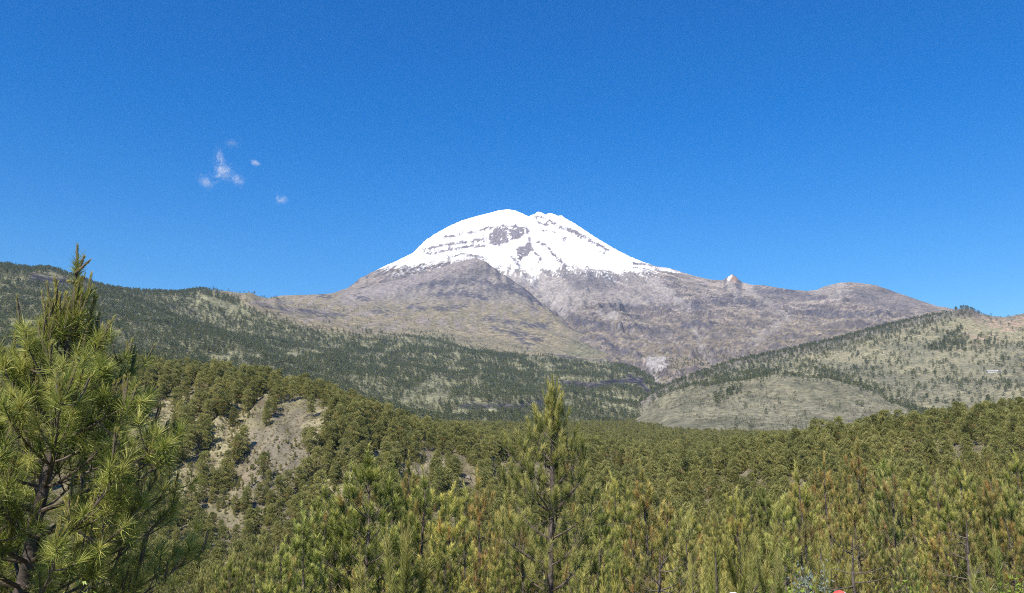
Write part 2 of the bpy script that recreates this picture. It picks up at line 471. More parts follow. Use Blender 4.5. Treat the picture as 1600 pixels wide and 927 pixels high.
for pg in [[(764, 364), (778, 356), (794, 356), (795, 378), (780, 384), (764, 382)], [(795, 358), (818, 356), (822, 366), (812, 373), (798, 376)], [(806, 388), (820, 382), (828, 378), (831, 392), (822, 402), (812, 410), (808, 400)]]:
    rk = np.maximum(rk, inside(vpx + 5 * n_v, vpy + 4 * n_f, pg) * sstep(-0.28, 0.1, n_v + 0.35))
scatter = sstep(0.36, 0.48, n_v * 0.7 + n_f * 0.5 + 0.16 * sstep(20, 0, sl - vpy))
snow = snow * (1 - np.maximum(rk, 0.8 * scatter * sstep(20, 45, dc)))
thin = sstep(0.10, 0.34, 0.5 * n_v + 0.3 * n_f + 0.9 * streak2 + 0.2 * streak) * sstep(17, 2, np.abs(vpy - sl - 4)) * (vpx < 1045) * (vpx > 595) * (V.Y > 5900)
snow = np.maximum(snow, 0.75 * thin)
snow = np.maximum(snow, 0.6 * sstep(1.8, 0.3, near_line(vpx, vpy, [(1030, 420), (1062, 426)]) + 3 * n_v))
snow = np.maximum(snow, 0.7 * sstep(3, 1, near_line(vpx, vpy, [(1138, 437), (1142, 431)])))
cov = mixc(cov, C(0.20, 0.178, 0.185), 0.8 * rk)
cov = cov * K_COVER
cov = mixc(cov, C(0.86, 0.87, 0.885), snow)
V.snow = snow
V.cut((vpx > -300) & (V.Y < 8400))
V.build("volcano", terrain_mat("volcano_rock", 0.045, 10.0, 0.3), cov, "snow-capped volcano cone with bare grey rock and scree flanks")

# ---------------------------------------------------------------- the near flank: bare shoulder above, forest below
L = Layer(-3600, 1050, 700, 6300, 12.0)
F_crest = [(-400, 360, 1900), (-200, 385, 2100), (0, 417, 2300), (40, 422, 2330), (90, 432, 2400), (130, 442, 2450), (170, 452, 2550), (230, 457, 2700), (300, 456, 3000), (345, 463, 3200), (380, 470, 3500), (405, 469, 4300), (440, 463, 4900), (500, 461, 5200),
           (535, 458, 5350), (560, 453, 5450), (600, 443, 5550), (650, 431, 5600), (700, 416, 5650), (745, 405, 5700), (770, 418, 5650), (800, 438, 5600), (830, 460, 5450), (862, 488, 5200), (880, 500, 5000), (925, 528, 4600), (970, 556, 4100)]
F_front = [(640, 455, 5250), (700, 450, 5300), (750, 440, 5400), (700, 470, 4950), (780, 468, 5100), (830, 485, 5000), (560, 470, 5000), (480, 475, 4700), (620, 482, 4600), (540, 490, 4300), (450, 485, 4100), (700, 495, 4500), (790, 500, 4600), (860, 515, 4600),
           (420, 486, 3900), (500, 513, 3600), (600, 523, 3600), (680, 522, 3700), (760, 545, 3600), (850, 550, 3800), (920, 556, 3800), (960, 575, 3300), (992, 600, 2900), (1000, 625, 2500),
           (300, 500, 2500), (380, 525, 2500), (470, 555, 2300), (580, 575, 2300), (680, 590, 2300), (780, 595, 2500), (870, 600, 2700), (940, 615, 2500),
           (300, 570, 1400), (400, 600, 1350), (500, 625, 1350), (600, 642, 1400), (700, 650, 1600), (800, 652, 1750), (900, 655, 1900), (980, 660, 2000),
           (0, 480, 1700), (100, 490, 1750), (200, 500, 1800), (0, 550, 900), (120, 565, 1000), (220, 565, 1150), (-200, 500, 1300)]
pts = P3(F_crest) + P3(F_front)
pts += behind(P3(F_crest[:11]), 450, 130) + behind(P3(F_crest[11:23]), 350, 150) + [(x + 140, y + 200, z - 130) for x, y, z in P3(F_crest[23:])]
pts += [(-600, 800, -30), (-200, 900, -40), (100, 1100, -30), (400, 1400, -10), (700, 1800, 0), (900, 2500, 60), (1000, 3300, 130), (1000, 4200, 250), (-400, 700, -10), (-1800, 5500, 400), (-3500, 3500, 300), (-3500, 5500, 200)]
pts = np.array(pts)
L.Z = RBF(pts[:, :2], pts[:, 2], 40.0)(L.X, L.Y)
px, py = L.pix()
fc = np.array([(a, b) for a, b, c in F_crest])
edge = 0.3 + 0.7 * sstep(2, 22, py - np.interp(px, fc[:, 0], fc[:, 1]))
L.Z += edge * (26 * (ridged(L.X / 420, L.Y / 520, 4, 61) - 0.3) + 8 * fbm(L.X / 90, L.Y / 90, 4, 62) + 12 * (ridged(L.X / 110, L.Y / 240, 3, 63) - 0.3) * sstep(3900, 4700, L.Y))
F_LINES = [([(55, 432), (80, 434), (100, 440)], 22, 10), ([(100, 438), (125, 446), (140, 452)], 12, 8), ([(720, 628), (760, 632), (800, 634), (850, 628)], 14, 16), ([(880, 596), (920, 600), (960, 594), (1000, 588)], 16, 16),
           ([(470, 488), (500, 492), (535, 494)], 6, 8), ([(584, 487), (594, 489), (604, 490)], 8, 6), ([(640, 482), (665, 484)], 7, 6), ([(680, 484), (725, 482)], 7, 6), ([(760, 500), (800, 506), (850, 512)], 10, 8),
           ([(770, 516), (800, 522), (845, 532)], 9, 8), ([(810, 533), (832, 542)], 8, 6), ([(660, 448), (740, 440), (800, 452), (850, 478)], 22, 14), ([(680, 462), (720, 460), (760, 468)], 12, 8), ([(835, 470), (850, 478), (864, 492)], 20, 12), ([(870, 558), (915, 565), (960, 566)], 9, 8),
           ([(410, 478), (430, 482), (450, 486)], 6, 6), ([(310, 466), (345, 478), (375, 486)], 8, 8), ([(500, 462), (515, 468)], 8, 6), ([(560, 466), (575, 472)], 8, 6)]
for ln, h, fl in F_LINES:
    cliff(L, ln, h, fl, 1.6)
fit_crest(L, [(385, 471), (405, 468), (440, 462), (500, 460), (535, 457), (560, 452), (600, 442), (650, 430), (700, 414), (725, 407), (745, 404), (760, 409), (780, 425), (800, 437), (830, 458), (850, 478)], 24.0, L.Y > 3600)
px, py = L.pix()
gy, gx = np.gradient(L.Z, L.d); slope = np.hypot(gx, gy)
n_f = fbm(L.X / 50, L.Y / 50, 4, 71); n_m = fbm(L.X / 260, L.Y / 260, 4, 72); n_v = fbm(L.X / 22, L.Y / 22, 3, 73); n_s = fbm(L.X / 40, L.Y / 400, 3, 74); n_c = fbm(L.X / 80, L.Y / 1300, 4, 76)
treeline = [(-400, 350), (0, 400), (300, 440), (345, 456), (380, 470), (400, 484), (440, 497), (500, 512), (560, 522), (620, 526), (660, 518), (690, 520), (720, 536), (780, 550), (850, 558), (920, 561), (960, 566), (1000, 572)]
tl = poly_y(treeline, px)
cov = mixc(C(0.29, 0.245, 0.155), C(0.235, 0.205, 0.13), sstep(-0.3, 0.3, n_m))
cov = mixc(cov, C(0.29, 0.245, 0.21), 0.8 * sstep(0.0, 0.35, n_s + 0.4 * n_m) * sstep(540, 500, py))
up = sstep(484, 456, py + 14 * n_m + 8 * n_s - np.where(px < 600, (600 - px) * 0.1, 0)) * sstep(520, 620, px)
cov = mixc(cov, mixc(C(0.27, 0.238, 0.205), C(0.165, 0.15, 0.14), sstep(-0.15, 0.3, n_s + 0.6 * n_m)), up)
cov = mixc(cov, C(0.30, 0.26, 0.24), 0.8 * sstep(16, 4, near_line(px, py, [(745, 405), (700, 420), (640, 440), (590, 455), (540, 466)]) + 8 * n_f))
for ln, h, fl in F_LINES:
    d = near_line(px, py + 2.0, ln)
    cov = mixc(cov, C(0.105, 0.098, 0.11), 0.8 * sstep(5.0, 1.2, d + 9 * n_f + 8 * n_v))
cov = mixc(cov, C(0.125, 0.115, 0.12), 0.7 * sstep(0.6, 0.95, slope) * sstep(3500, 4200, L.Y))
cov = mixc(cov, C(0.15, 0.17, 0.095), 0.45 * sstep(26, 12, np.hypot((px - 915) * 0.6, (py - 546) * 1.6) + 10 * n_f))
forest = sstep(-4, 8, py - tl + 8 * n_m)
floor_c = mixc(C(0.22, 0.215, 0.12), C(0.285, 0.27, 0.155), sstep(-0.1, 0.45, n_c * 0.9 + n_f * 0.5))
cov = mixc(cov, floor_c, forest)
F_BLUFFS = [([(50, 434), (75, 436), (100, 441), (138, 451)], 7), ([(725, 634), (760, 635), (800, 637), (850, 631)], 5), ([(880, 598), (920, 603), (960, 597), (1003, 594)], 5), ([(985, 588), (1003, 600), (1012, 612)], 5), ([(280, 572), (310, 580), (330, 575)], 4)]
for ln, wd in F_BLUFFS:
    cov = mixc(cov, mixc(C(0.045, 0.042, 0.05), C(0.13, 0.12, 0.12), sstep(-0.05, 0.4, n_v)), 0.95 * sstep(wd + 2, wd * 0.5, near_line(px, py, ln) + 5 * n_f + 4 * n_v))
cov = cov * K_COVER * (1 + 0.4 * n_v + 0.3 * n_f)[..., None]
L.forest = forest
L.cut(L.Y < 6100)
FL = L
L.build("flank", terrain_mat("flank_ground", 0.055, 5.0, 0.34), cov, "long mountain flank, bare brown shoulder above and dark pine forest below")

# ---------------------------------------------------------------- the right hand hills
R = Layer(150, 2700, 1050, 3700, 9.0)
R_crest = [(1005, 628, 2250), (1040, 606, 2350), (1100, 582, 2500), (1150, 566, 2600), (1200, 556, 2700), (1300, 534, 2800), (1370, 514, 2850), (1420, 501, 2900), (1460, 493, 2900), (1490, 487, 2900), (1512, 484, 2850), (1532, 491, 2900), (1560, 496, 2950), (1600, 491, 2850), (1680, 472, 2800), (1800, 460, 2800)]
E_crest = [(1040, 622, 1900), (1090, 607, 1850), (1150, 595, 1850), (1230, 590, 1850), (1300, 598, 1800), (1360, 613, 1700), (1410, 637, 1560), (1440, 652, 1480)]
R_front = [(1450, 540, 2450), (1550, 555, 2250), (1620, 540, 2400), (1350, 560, 2400), (1250, 572, 2450), (1150, 580, 2450), (1500, 600, 1900), (1430, 600, 2000), (1600, 600, 1900), (1500, 650, 1450), (1600, 640, 1450), (1700, 600, 1700), (1380, 590, 2150)]
E_front = [(1020, 650, 1650), (1060, 645, 1600), (1150, 635, 1600), (1250, 630, 1620), (1330, 640, 1550), (1040, 672, 1380), (1150, 676, 1320), (1250, 676, 1320), (1350, 672, 1330), (1430, 672, 1300)]
pts = P3(R_crest) + P3(E_crest) + P3(R_front) + P3(E_front) + behind(P3(R_crest), 350, 150) + behind(P3(E_crest), 180, 10)
pts += [(x, 1080, -30) for x in (300, 700, 1100, 1500)] + [(200, 1500, 0), (250, 1800, 10), (280, 2100, 20), (330, 2500, 40), (160, 2400, 10), (160, 1200, -20), (350, 3000, 60), (900, 3600, 150), (2000, 3650, 250)]
pts = np.array(pts)
R.Z = RBF(pts[:, :2], pts[:, 2], 30.0)(R.X, R.Y)
px, py = R.pix()
rc = np.array([(a, b) for a, b, c in R_crest])
edge = 0.3 + 0.7 * sstep(2, 20, py - np.interp(px, rc[:, 0], rc[:, 1]))
R.Z += edge * (14 * (ridged(R.X / 300, R.Y / 300, 4, 81) - 0.3) + 4 * fbm(R.X / 60, R.Y / 60, 4, 82))
fit_crest(R, [(1020, 612), (1040, 604), (1100, 580), (1150, 564), (1200, 554), (1300, 532), (1370, 513), (1420, 500), (1450, 494), (1475, 489), (1492, 484), (1510, 481), (1520, 484), (1532, 490), (1550, 494), (1568, 496), (1585, 493), (1600, 490), (1640, 482)], 26.0, R.Y > 2150)
px, py = R.pix()
n_f = fbm(R.X / 40, R.Y / 40, 4, 83); n_m = fbm(R.X / 180, R.Y / 180, 4, 84); n_v = fbm(R.X / 16, R.Y / 16, 3, 85)
e_mask = sstep(-6, 6, py - poly_y([(1000, 640), (1040, 622), (1090, 607), (1150, 595), (1230, 590), (1300, 598), (1360, 613), (1410, 637), (1440, 652)], px)) * (px < 1440)
cov = mixc(C(0.285, 0.262, 0.162), C(0.21, 0.20, 0.13), sstep(-0.2, 0.35, n_m + 0.4 * n_f))
cov = mixc(cov, C(0.205, 0.185, 0.155), 0.75 * sstep(16, 2, py - np.interp(px, rc[:, 0], rc[:, 1]) + 14 * n_m))
cov = mixc(cov, mixc(C(0.245, 0.225, 0.145), C(0.165, 0.158, 0.10), sstep(-0.2, 0.3, n_m * 0.8 + 0.8 * n_f)), e_mask)
cov = mixc(cov, C(0.15, 0.12, 0.105), 0.6 * sstep(12, 4, near_line(px, py, [(1500, 486), (1525, 490)]) + 8 * n_f))
cov = mixc(cov, C(0.42, 0.31, 0.22), 0.85 * sstep(0.0, 0.3, n_f + 0.5 * n_m + 0.1) * sstep(30, 10, near_line(px, py, [(1530, 520), (1600, 498), (1650, 490)])))
cov = cov * (1 + 0.35 * n_v)[..., None] * K_COVER
R.emask = e_mask
R.build("hillside", terrain_mat("hillside_grass", 0.10, 1.6, 0.35), cov, "pale dry grass hillside with a rounded brown hill in front")

# ---------------------------------------------------------------- the near ground, ravine and forest plateau
def Dg(y):
    return np.maximum(y + 60.0, 25.0)
raw = [(-10, -20, -1.8), (10, -20, -1.8), (-8, 0, -2.2), (0, 2, -2.2), (8, 0, -2.2), (-5, 7, -4.2), (0, 8, -3.4), (5, 8, -3.4), (2.7, 10, -3.5), (4.3, 10, -3.38), (-10, 12, -5.2), (0, 14, -5.2), (10, 14, -5.2), (-12, 22, -7.2), (0, 22, -6.6), (14, 22, -6.4),
       (-22, 40, -11), (0, 40, -9.6), (25, 40, -9.0), (-40, 70, -16), (0, 70, -13.5), (25, 70, -11.5), (50, 70, -10.2), (-70, 120, -23), (0, 120, -19.5), (45, 120, -14), (85, 120, -9.5),
       (-120, 200, -30), (-40, 200, -30), (20, 200, -26), (60, 200, -19), (95, 190, -11), (130, 200, -4), (170, 230, 1), (120, 250, -6), (60, 270, -22), (160, 300, 2), (230, 300, 10), (100, 330, -8)]
vis = [(250, 790, 310), (330, 800, 305), (470, 812, 300), (560, 806, 300), (650, 800, 310), (740, 795, 320), (860, 790, 330), (960, 775, 320), (1040, 790, 270),
       (200, 600, 430), (260, 612, 425), (330, 612, 425), (400, 624, 415), (450, 630, 410), (500, 645, 400), (550, 665, 400), (590, 686, 400), (640, 700, 410), (700, 706, 430), (760, 715, 430), (860, 725, 430), (960, 735, 420), (1020, 745, 400), (1080, 765, 330), (1140, 748, 360), (1200, 733, 340),
       (100, 600, 460), (0, 590, 480), (-200, 570, 500), (100, 790, 300), (-200, 780, 300),
       (300, 590, 800), (150, 580, 760), (450, 640, 700), (560, 668, 650), (700, 690, 700), (850, 692, 750), (1000, 700, 700), (1100, 708, 600), (1200, 710, 520), (1300, 700, 480), (1400, 692, 420), (1500, 678, 420), (1600, 668, 430), (1750, 660, 450),
       (500, 650, 1200), (700, 665, 1300), (850, 665, 1500), (1000, 668, 1500), (1150, 682, 1200), (1250, 684, 1100), (1350, 678, 1100), (1450, 672, 1000), (1600, 655, 1000), (300, 610, 1300),
       (1000, 655, 2200), (1010, 640, 2900), (1060, 640, 2900), (940, 640, 2900), (1010, 632, 3300), (1080, 632, 3300), (700, 672, 2200), (1400, 690, 2200), (0, 650, 2200)]
allp = raw + P3(vis) + [(0, 5000, 60), (-4000, 5000, 60), (4000, 5000, 60), (0, 9000, 60), (-8000, 9000, 60), (8000, 9000, 60), (-1500, 1500, 60), (1500, 1500, 60)]
allp = np.array(allp)
gD = Dg(allp[:, 1])
G_rbf = RBF(np.stack([3.0 * allp[:, 0] / gD, 1.6 * np.log(gD)], 1), allp[:, 2] / gD, 0.10)
class Ground:
    def height0(self, x, y):
        d = Dg(y)
        z = G_rbf(3.0 * x / d, 1.6 * np.log(d)) * d
        rim = np.exp(-((y - 375) / 70.0) ** 2) * sstep(-400, -150, 140 - x)
        far = sstep(60, 400, y)
        z = z + rim * (8.0 * (ridged(x / 34 + 0.3 * noise(x / 60, y / 60, 3), y / 150, 4, 101) - 0.35) + 3.2 * fbm(x / 14, y / 14, 4, 102, 0.6) + 2.2 * ridged(x / 9, y / 40, 3, 106))
        z = z + far * 2.5 * fbm(x / 90, y / 90, 3, 103) + (0.25 + 0.75 * sstep(20, 120, y)) * (0.9 * fbm(x / 11, y / 11, 3, 104)) + 0.12 * fbm(x / 1.7, y / 1.7, 3, 105)
        return z
    def half(self, y):
        return 0.9 * np.abs(y) + 60
G = Ground()
vrows = np.concatenate([[-900, -400, -150, -70], np.linspace(-40, 10, 26)[:-1], np.geomspace(10, 1700, 330), np.geomspace(1760, 9200, 22)])
urows = np.linspace(-1, 1, 440)
gv, gu = np.meshgrid(vrows, urows, indexing='ij')
GY = gv; GX = gu * G.half(gv)
GZ = G.height0(GX, GY)
# sink the sheet where the hills stand on it so that it never shows through them
GZ = np.where(GY > 3700, np.minimum(GZ, 60), GZ)
def g_sample(x, y):
    x, y = np.asarray(x, float), np.asarray(y, float)
    v = np.interp(y, vrows, np.arange(len(vrows)))
    u = (x / G.half(y) + 1) / 2 * (len(urows) - 1)
    v = np.clip(v, 0, len(vrows) - 1.001); u = np.clip(u, 0, len(urows) - 1.001)
    i, j = u.astype(int), v.astype(int); a, b = u - i, v - j
    return (GZ[j, i] * (1 - a) + GZ[j, i + 1] * a) * (1 - b) + (GZ[j + 1, i] * (1 - a) + GZ[j + 1, i + 1] * a) * b
px, py = project(GX, GY, GZ)
BARE = [[(388, 720), (400, 680), (430, 650), (470, 640), (500, 645), (525, 660), (520, 700), (500, 740), (470, 800), (440, 815), (420, 790), (395, 770)], [(575, 685), (590, 672), (596, 690), (580, 700)], [(625, 705), (660, 695), (680, 705), (690, 725), (700, 760), (660, 770), (640, 730)],
        [(690, 760), (740, 735), (760, 760), (720, 800)], [(955, 738), (975, 730), (990, 742), (965, 748)], [(1040, 800), (1075, 770), (1095, 768), (1060, 800)], [(1150, 745), (1195, 722), (1215, 730), (1175, 755)], [(1385, 725), (1405, 705), (1430, 712), (1410, 728)], [(1490, 690), (1515, 675), (1520, 690)], [(1550, 715), (1600, 695), (1600, 730), (1560, 735)]]
STRAWP = [[(255, 600), (285, 595), (300, 640), (295, 720), (270, 770), (250, 720)], [(315, 625), (350, 612), (385, 622), (375, 660), (355, 720), (335, 740), (318, 690)], [(480, 650), (520, 650), (510, 690), (480, 690)], [(520, 740), (545, 735), (540, 780), (520, 780)], [(250, 770), (275, 745), (285, 790), (260, 810)], [(340, 880), (380, 860), (390, 900), (350, 910)],
          [(670, 730), (705, 720), (715, 770), (680, 775)], [(1395, 725), (1430, 715), (1430, 735), (1400, 740)]]
n_f = fbm(GX / 6, GY / 6, 3, 111); n_m = fbm(GX / 40, GY / 40, 3, 112); n_v = fbm(GX / 1.5, GY / 1.5, 3, 113)
cov = mixc(C(0.16, 0.135, 0.085), C(0.23, 0.20, 0.115), sstep(-0.3, 0.3, n_f + 0.5 * n_m))
cov = mixc(cov, C(0.105, 0.11, 0.05), 0.5 * sstep(0.0, 0.4, n_m - 0.3 * n_f))
mid = sstep(480, 420, GY) * sstep(240, 300, GY)
cov = mixc(cov, C(0.30, 0.262, 0.15), 0.7 * mid * sstep(-0.25, 0.15, n_f + n_m))
cov = mixc(cov, C(0.32, 0.26, 0.18), 0.7 * mid * sstep(0.15, 0.4, fbm(GX / 18, GY / 60, 3, 114)))
wob_x, wob_y = 34 * n_f, 30 * fbm(GX / 9, GY / 9, 3, 115)
far_ok = (GY > 150) & (GY < 520)
for pg in BARE:
    q = inside(px + wob_x, py + wob_y, pg) & far_ok
    cov = mixc(cov, mixc(C(0.29, 0.245, 0.175), C(0.165, 0.145, 0.105), sstep(-0.25, 0.25, fbm(GX / 3, GY / 14, 3, 116) + n_v)), 0.8 * q)
for pg in STRAWP:
    q = inside(px + wob_x, py + wob_y, pg) & far_ok
    cov = mixc(cov, C(0.40, 0.35, 0.20), 0.8 * q)
q = inside(px + wob_x, py + wob_y, [(440, 800), (470, 788), (500, 785), (495, 800), (470, 815), (445, 812)]) & far_ok
cov = mixc(cov, C(0.16, 0.145, 0.135), 0.85 * q)
cov = cov * K_COVER
gm = mesh_from("ground", np.stack([GX, GY, GZ], -1).reshape(-1, 3), grid_faces(*GZ.shape)[:, ::1], [terrain_mat("ground_litter", 1.3, 0.25, 0.4)], attrs={"cover": np.clip(cov.reshape(-1, 3), 0.01, 0.9)}, smooth=True)
tag(link(bpy.data.objects.new("ground", gm)), "dry ground under the pines with a ravine and a forest plateau", kind="structure")

def H(x, y):
    return np.maximum(np.maximum(g_sample(x, y), FL.sample(x, y)), np.maximum(R.sample(x, y), V.sample(x, y)))

# what the terrain hides: highest elevation slope met so far along each bearing
AZ = np.linspace(-0.78, 0.78, 521)
DS = np.geomspace(12, 8200, 420)
hx, hy = AZ[:, None] * DS[None, :], np.broadcast_to(DS[None, :], (len(AZ), len(DS)))
hs = np.maximum.accumulate(H(hx, hy) / hy, 1)
def seen(x, y, ztop, tol=0.0):
    a = np.clip(np.round((x / y - AZ[0]) / (AZ[1] - AZ[0])).astype(int), 0, len(AZ) - 1)
    k = np.clip(np.searchsorted(DS, y * 0.985) - 1, 0, len(DS) - 1)
    return ztop / y > hs[a, k] - tol
def in_view(x, y, z, m=50):
    a, b = project(x, y, z)
    return (a > -m) & (a < 1600 + m) & (b > -m) & (b < 927 + m) & (y > 1)
# ================================================================== pines
def unit(v):
    return v / np.maximum(np.linalg.norm(v, axis=-1, keepdims=True), 1e-9)
class Acc:
    """Collects tubes and needles of one mesh."""
    def __init__(self):
        self.v, self.t, self.q, self.tm, self.qm, self.tint, self.dry, self.n = [], [], [], [], [], [], [], 0
    def add(self, v, tri=None, quad=None, mat=0, tint=0.5, dry=0.0):
        v = np.asarray(v, float)
        self.v.append(v)
        if tri is not None:
            self.t.append(np.asarray(tri) + self.n); self.tm.append(np.full(len(tri), mat))
        if quad is not None:
            self.q.append(np.asarray(quad) + self.n); self.qm.append(np.full(len(quad), mat))
        self.tint.append(np.broadcast_to(tint, (len(v),))); self.dry.append(np.broadcast_to(dry, (len(v),)))
        self.n += len(v)
    def tube(self, pts, rad, sides=6, mat=0):
        pts = np.asarray(pts, float); n = len(pts)
        d = unit(np.gradient(pts, axis=0))
        up = np.where(np.abs(d[:, 2:3]) > 0.9, np.array([[1.0, 0, 0]]), np.array([[0, 0, 1.0]]))
        a = unit(np.cross(d, up)); b = np.cross(d, a)
        th = np.arange(sides) / sides * 2 * math.pi
        v = pts[:, None] + np.asarray(rad)[:, None, None] * (a[:, None] * np.cos(th)[None, :, None] + b[:, None] * np.sin(th)[None, :, None])
        i = np.arange(n * sides).reshape(n, sides)
        q = np.stack([i[:-1], np.roll(i[:-1], -1, 1), np.roll(i[1:], -1, 1), i[1:]], -1).reshape(-1, 4)
        self.add(v.reshape(-1, 3), quad=q, mat=mat)
    def needles(self, O, A, Ln, k, ln, wd, th0, th1, r, mat=0, tint=0.5, tvar=0.15, dry=0.0, bend=0.0, t0=0.0, grad=0.15):
        """k needles round each shoot: O origin, A direction, Ln shoot length; th0 / th1 spread at the base / tip (radians)."""
        m = len(O)
        if m == 0:
            return
        t = t0 + (1 - t0) * r.random((m, k)) ** 0.8
        ph = r.random((m, k)) * 2 * math.pi
        th = th0 + (th1 - th0) * t + r.normal(0, 0.12, (m, k))
        ref = np.where(np.abs(A[:, 2:3]) > 0.9, np.array([[1.0, 0, 0]]), np.array([[0, 0, 1.0]]))
        e1 = unit(np.cross(A, ref)); e2 = np.cross(A, e1)
        R = e1[:, None] * np.cos(ph)[..., None] + e2[:, None] * np.sin(ph)[..., None]
        D = A[:, None] * np.cos(th)[..., None] + R * np.sin(th)[..., None]
        base = O[:, None] + A[:, None] * (np.asarray(Ln).reshape(-1, 1) * t)[..., None]
        l = ln * (0.75 + 0.5 * r.random((m, k)))
        side = unit(np.cross(D, r.normal(0, 1, (m, k, 3)))) * (wd * 0.5)
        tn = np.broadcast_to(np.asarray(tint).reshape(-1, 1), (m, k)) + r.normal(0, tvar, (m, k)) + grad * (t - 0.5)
        dr = np.broadcast_to(np.asarray(dry).reshape(-1, 1), (m, k))
        N = m * k
        if bend == 0:
            tip = base + D * l[..., None]
            v = np.stack([base - side, base + side, tip], 2).reshape(-1, 3)
            tri = np.arange(3 * N).reshape(-1, 3)
            self.add(v, tri=tri, mat=mat, tint=np.repeat(tn.ravel(), 3), dry=np.repeat(dr.ravel(), 3))
        else:
            midp = base + D * (l * 0.55)[..., None]
            D2 = unit(D + np.array([0, 0, -bend]))
            tip = midp + D2 * (l * 0.5)[..., None]
            v = np.stack([base - side, base + side, midp + side * 0.8, midp - side * 0.8, tip], 2).reshape(-1, 3)
            b5 = 5 * np.arange(N)[:, None]
            self.add(v, tri=b5 + np.array([[3, 2, 4]]), quad=b5 + np.array([[0, 1, 2, 3]]), mat=mat, tint=np.repeat(tn.ravel(), 5), dry=np.repeat(dr.ravel(), 5))
    def merged(self, other, shift):
        """This mesh followed by another, whose material numbers move up by shift."""
        a = Acc()
        for src, sh in ((self, 0), (other, shift)):
            a.t += [q + a.n for q in src.t]; a.q += [q + a.n for q in src.q]
            a.tm += [m + sh for m in src.tm]; a.qm += [m + sh for m in src.qm]
            a.v += src.v; a.tint += src.tint; a.dry += src.dry; a.n += src.n
        return a
    def mesh(self, name, mats, smooth=False):
        faces, fm = [], []
        if self.t:
            faces.append(np.concatenate(self.t)); fm.append(np.concatenate(self.tm))
        if self.q:
            faces.append(np.concatenate(self.q)); fm.append(np.concatenate(self.qm))
        return mesh_from(name, np.concatenate(self.v), faces, mats, np.concatenate(fm), {"tint": np.clip(np.concatenate(self.tint), 0, 1), "dry": np.concatenate(self.dry)}, smooth)

def curve(p0, d0, length, up, n=6, wig=0.0, r=None):
    """A limb that starts along d0 and turns towards the sky."""
    p = [np.array(p0, float)]; d = unit(np.array(d0, float)); s = length / (n - 1)
    for i in range(n - 1):
        d = unit(d + np.array([0, 0, up / (n - 1)]) + (r.normal(0, wig, 3) if r is not None and wig else 0))
        p.append(p[-1] + d * s)
    return np.array(p)
def along(P, t):
    s = np.clip(t, 0, 0.9999) * (len(P) - 1); i = int(s)
    return P[i] + (P[i + 1] - P[i]) * (s - i), unit(P[i + 1] - P[i])

def young_pine(seed, Ht=6.5, rmax=1.7, whorls=13, per=5, sub=5, k=88, ln=0.19, wd=0.015, brush=0.42, dry_frac=0.05, bare=0.06, tint=0.5):
    """Foreground pine of unit build: trunk mesh and crown mesh (branches with upright brushes of needles)."""
    r = np.random.default_rng(seed)
    tr, cr = Acc(), Acc()
    hs_ = np.linspace(0, Ht, 9)
    lean = r.normal(0, 0.012, 2)
    tp = np.stack([lean[0] * hs_ + 0.05 * np.sin(hs_ * 1.1 + seed), lean[1] * hs_ + 0.05 * np.cos(hs_ * 0.9 + seed), hs_], -1)
    tp[0, 2] = -0.4
    tr.tube(tp, np.linspace(0.022 * Ht * 0.62, 0.012, 9), 7)
    O, A, Ls, T, Dy = [], [], [], [], []
    def shoot(p, d, s=1.0, dryness=None):
        a = unit(0.32 * d + np.array([0, 0, 1.0]) + r.normal(0, 0.12, 3))
        O.append(p - a * 0.05); A.append(a); Ls.append(brush * s * (0.7 + 0.6 * r.random()))
        T.append(tint + r.normal(0, 0.13)); Dy.append((0.2 + 0.6 * r.random()) if (r.random() < dry_frac if dryness is None else dryness) else 0.0)
    for w in range(whorls):
        f = bare + (0.97 - bare) * (w + r.uniform(-0.3, 0.3)) / whorls
        f = min(max(f, bare), 0.965)
        p0, _ = along(tp, f)
        prof = (1 - f) ** 0.9 * min(1.0, 0.5 + 1.7 * f) * 1.08
        for b in range(per):
            az = 2 * math.pi * (b + r.random() * 0.8) / per + w * 1.3
            Lb = rmax * (prof + 0.06) * r.uniform(0.65, 1.15)
            P = curve(p0, (math.cos(az), math.sin(az), 0.25 + 0.5 * f), Lb, 0.95, 6, 0.05, r)
            cr.tube(P, np.linspace(0.008 + 0.011 * Lb, 0.006, 6), 4)
            shoot(P[-1], unit(P[-1] - P[-2]), 1.1)
            ns = int(round(sub * (0.35 + 0.75 * Lb / rmax)))
            for s in range(ns):
                t = r.uniform(0.4, 1.0)
                q, d = along(P, t)
                o = q + r.normal(0, 0.22, 3) * (0.5 + Lb) + d * r.uniform(0, 0.15)
                if r.random() < 0.5:
                    cr.tube(np.array([q, (q + o) / 2 - [0, 0, 0.02], o]), [0.007, 0.006, 0.005], 3)
                shoot(o, unit(o - q + d * 0.1), 0.9)
    for c in range(3):
        a = np.array([r.normal(0, 0.12), r.normal(0, 0.12), 1.0])
        O.append(tp[-1] - a * 0.1); A.append(unit(a)); Ls.append(brush * (2.1 if c == 0 else 1.1)); T.append(tint + 0.1); Dy.append(0.0)
    O, A, Ls, T, Dy = (np.array(z) for z in (O, A, Ls, T, Dy))
    cr.needles(O, A, Ls, k, ln, wd, 1.0, 0.32, r, 1, T, 0.10, Dy, grad=1.05)  # grad paints shade into the tint: dark brush bases, bright tips
    return tr.mesh("pine_trunk", [M_BARK], True), cr.mesh("pine_crown", [M_TWIG, M_NEEDLE]), tr.merged(cr, 1).mesh("thicket_pine", [M_BARK, M_TWIG, M_NEEDLE])

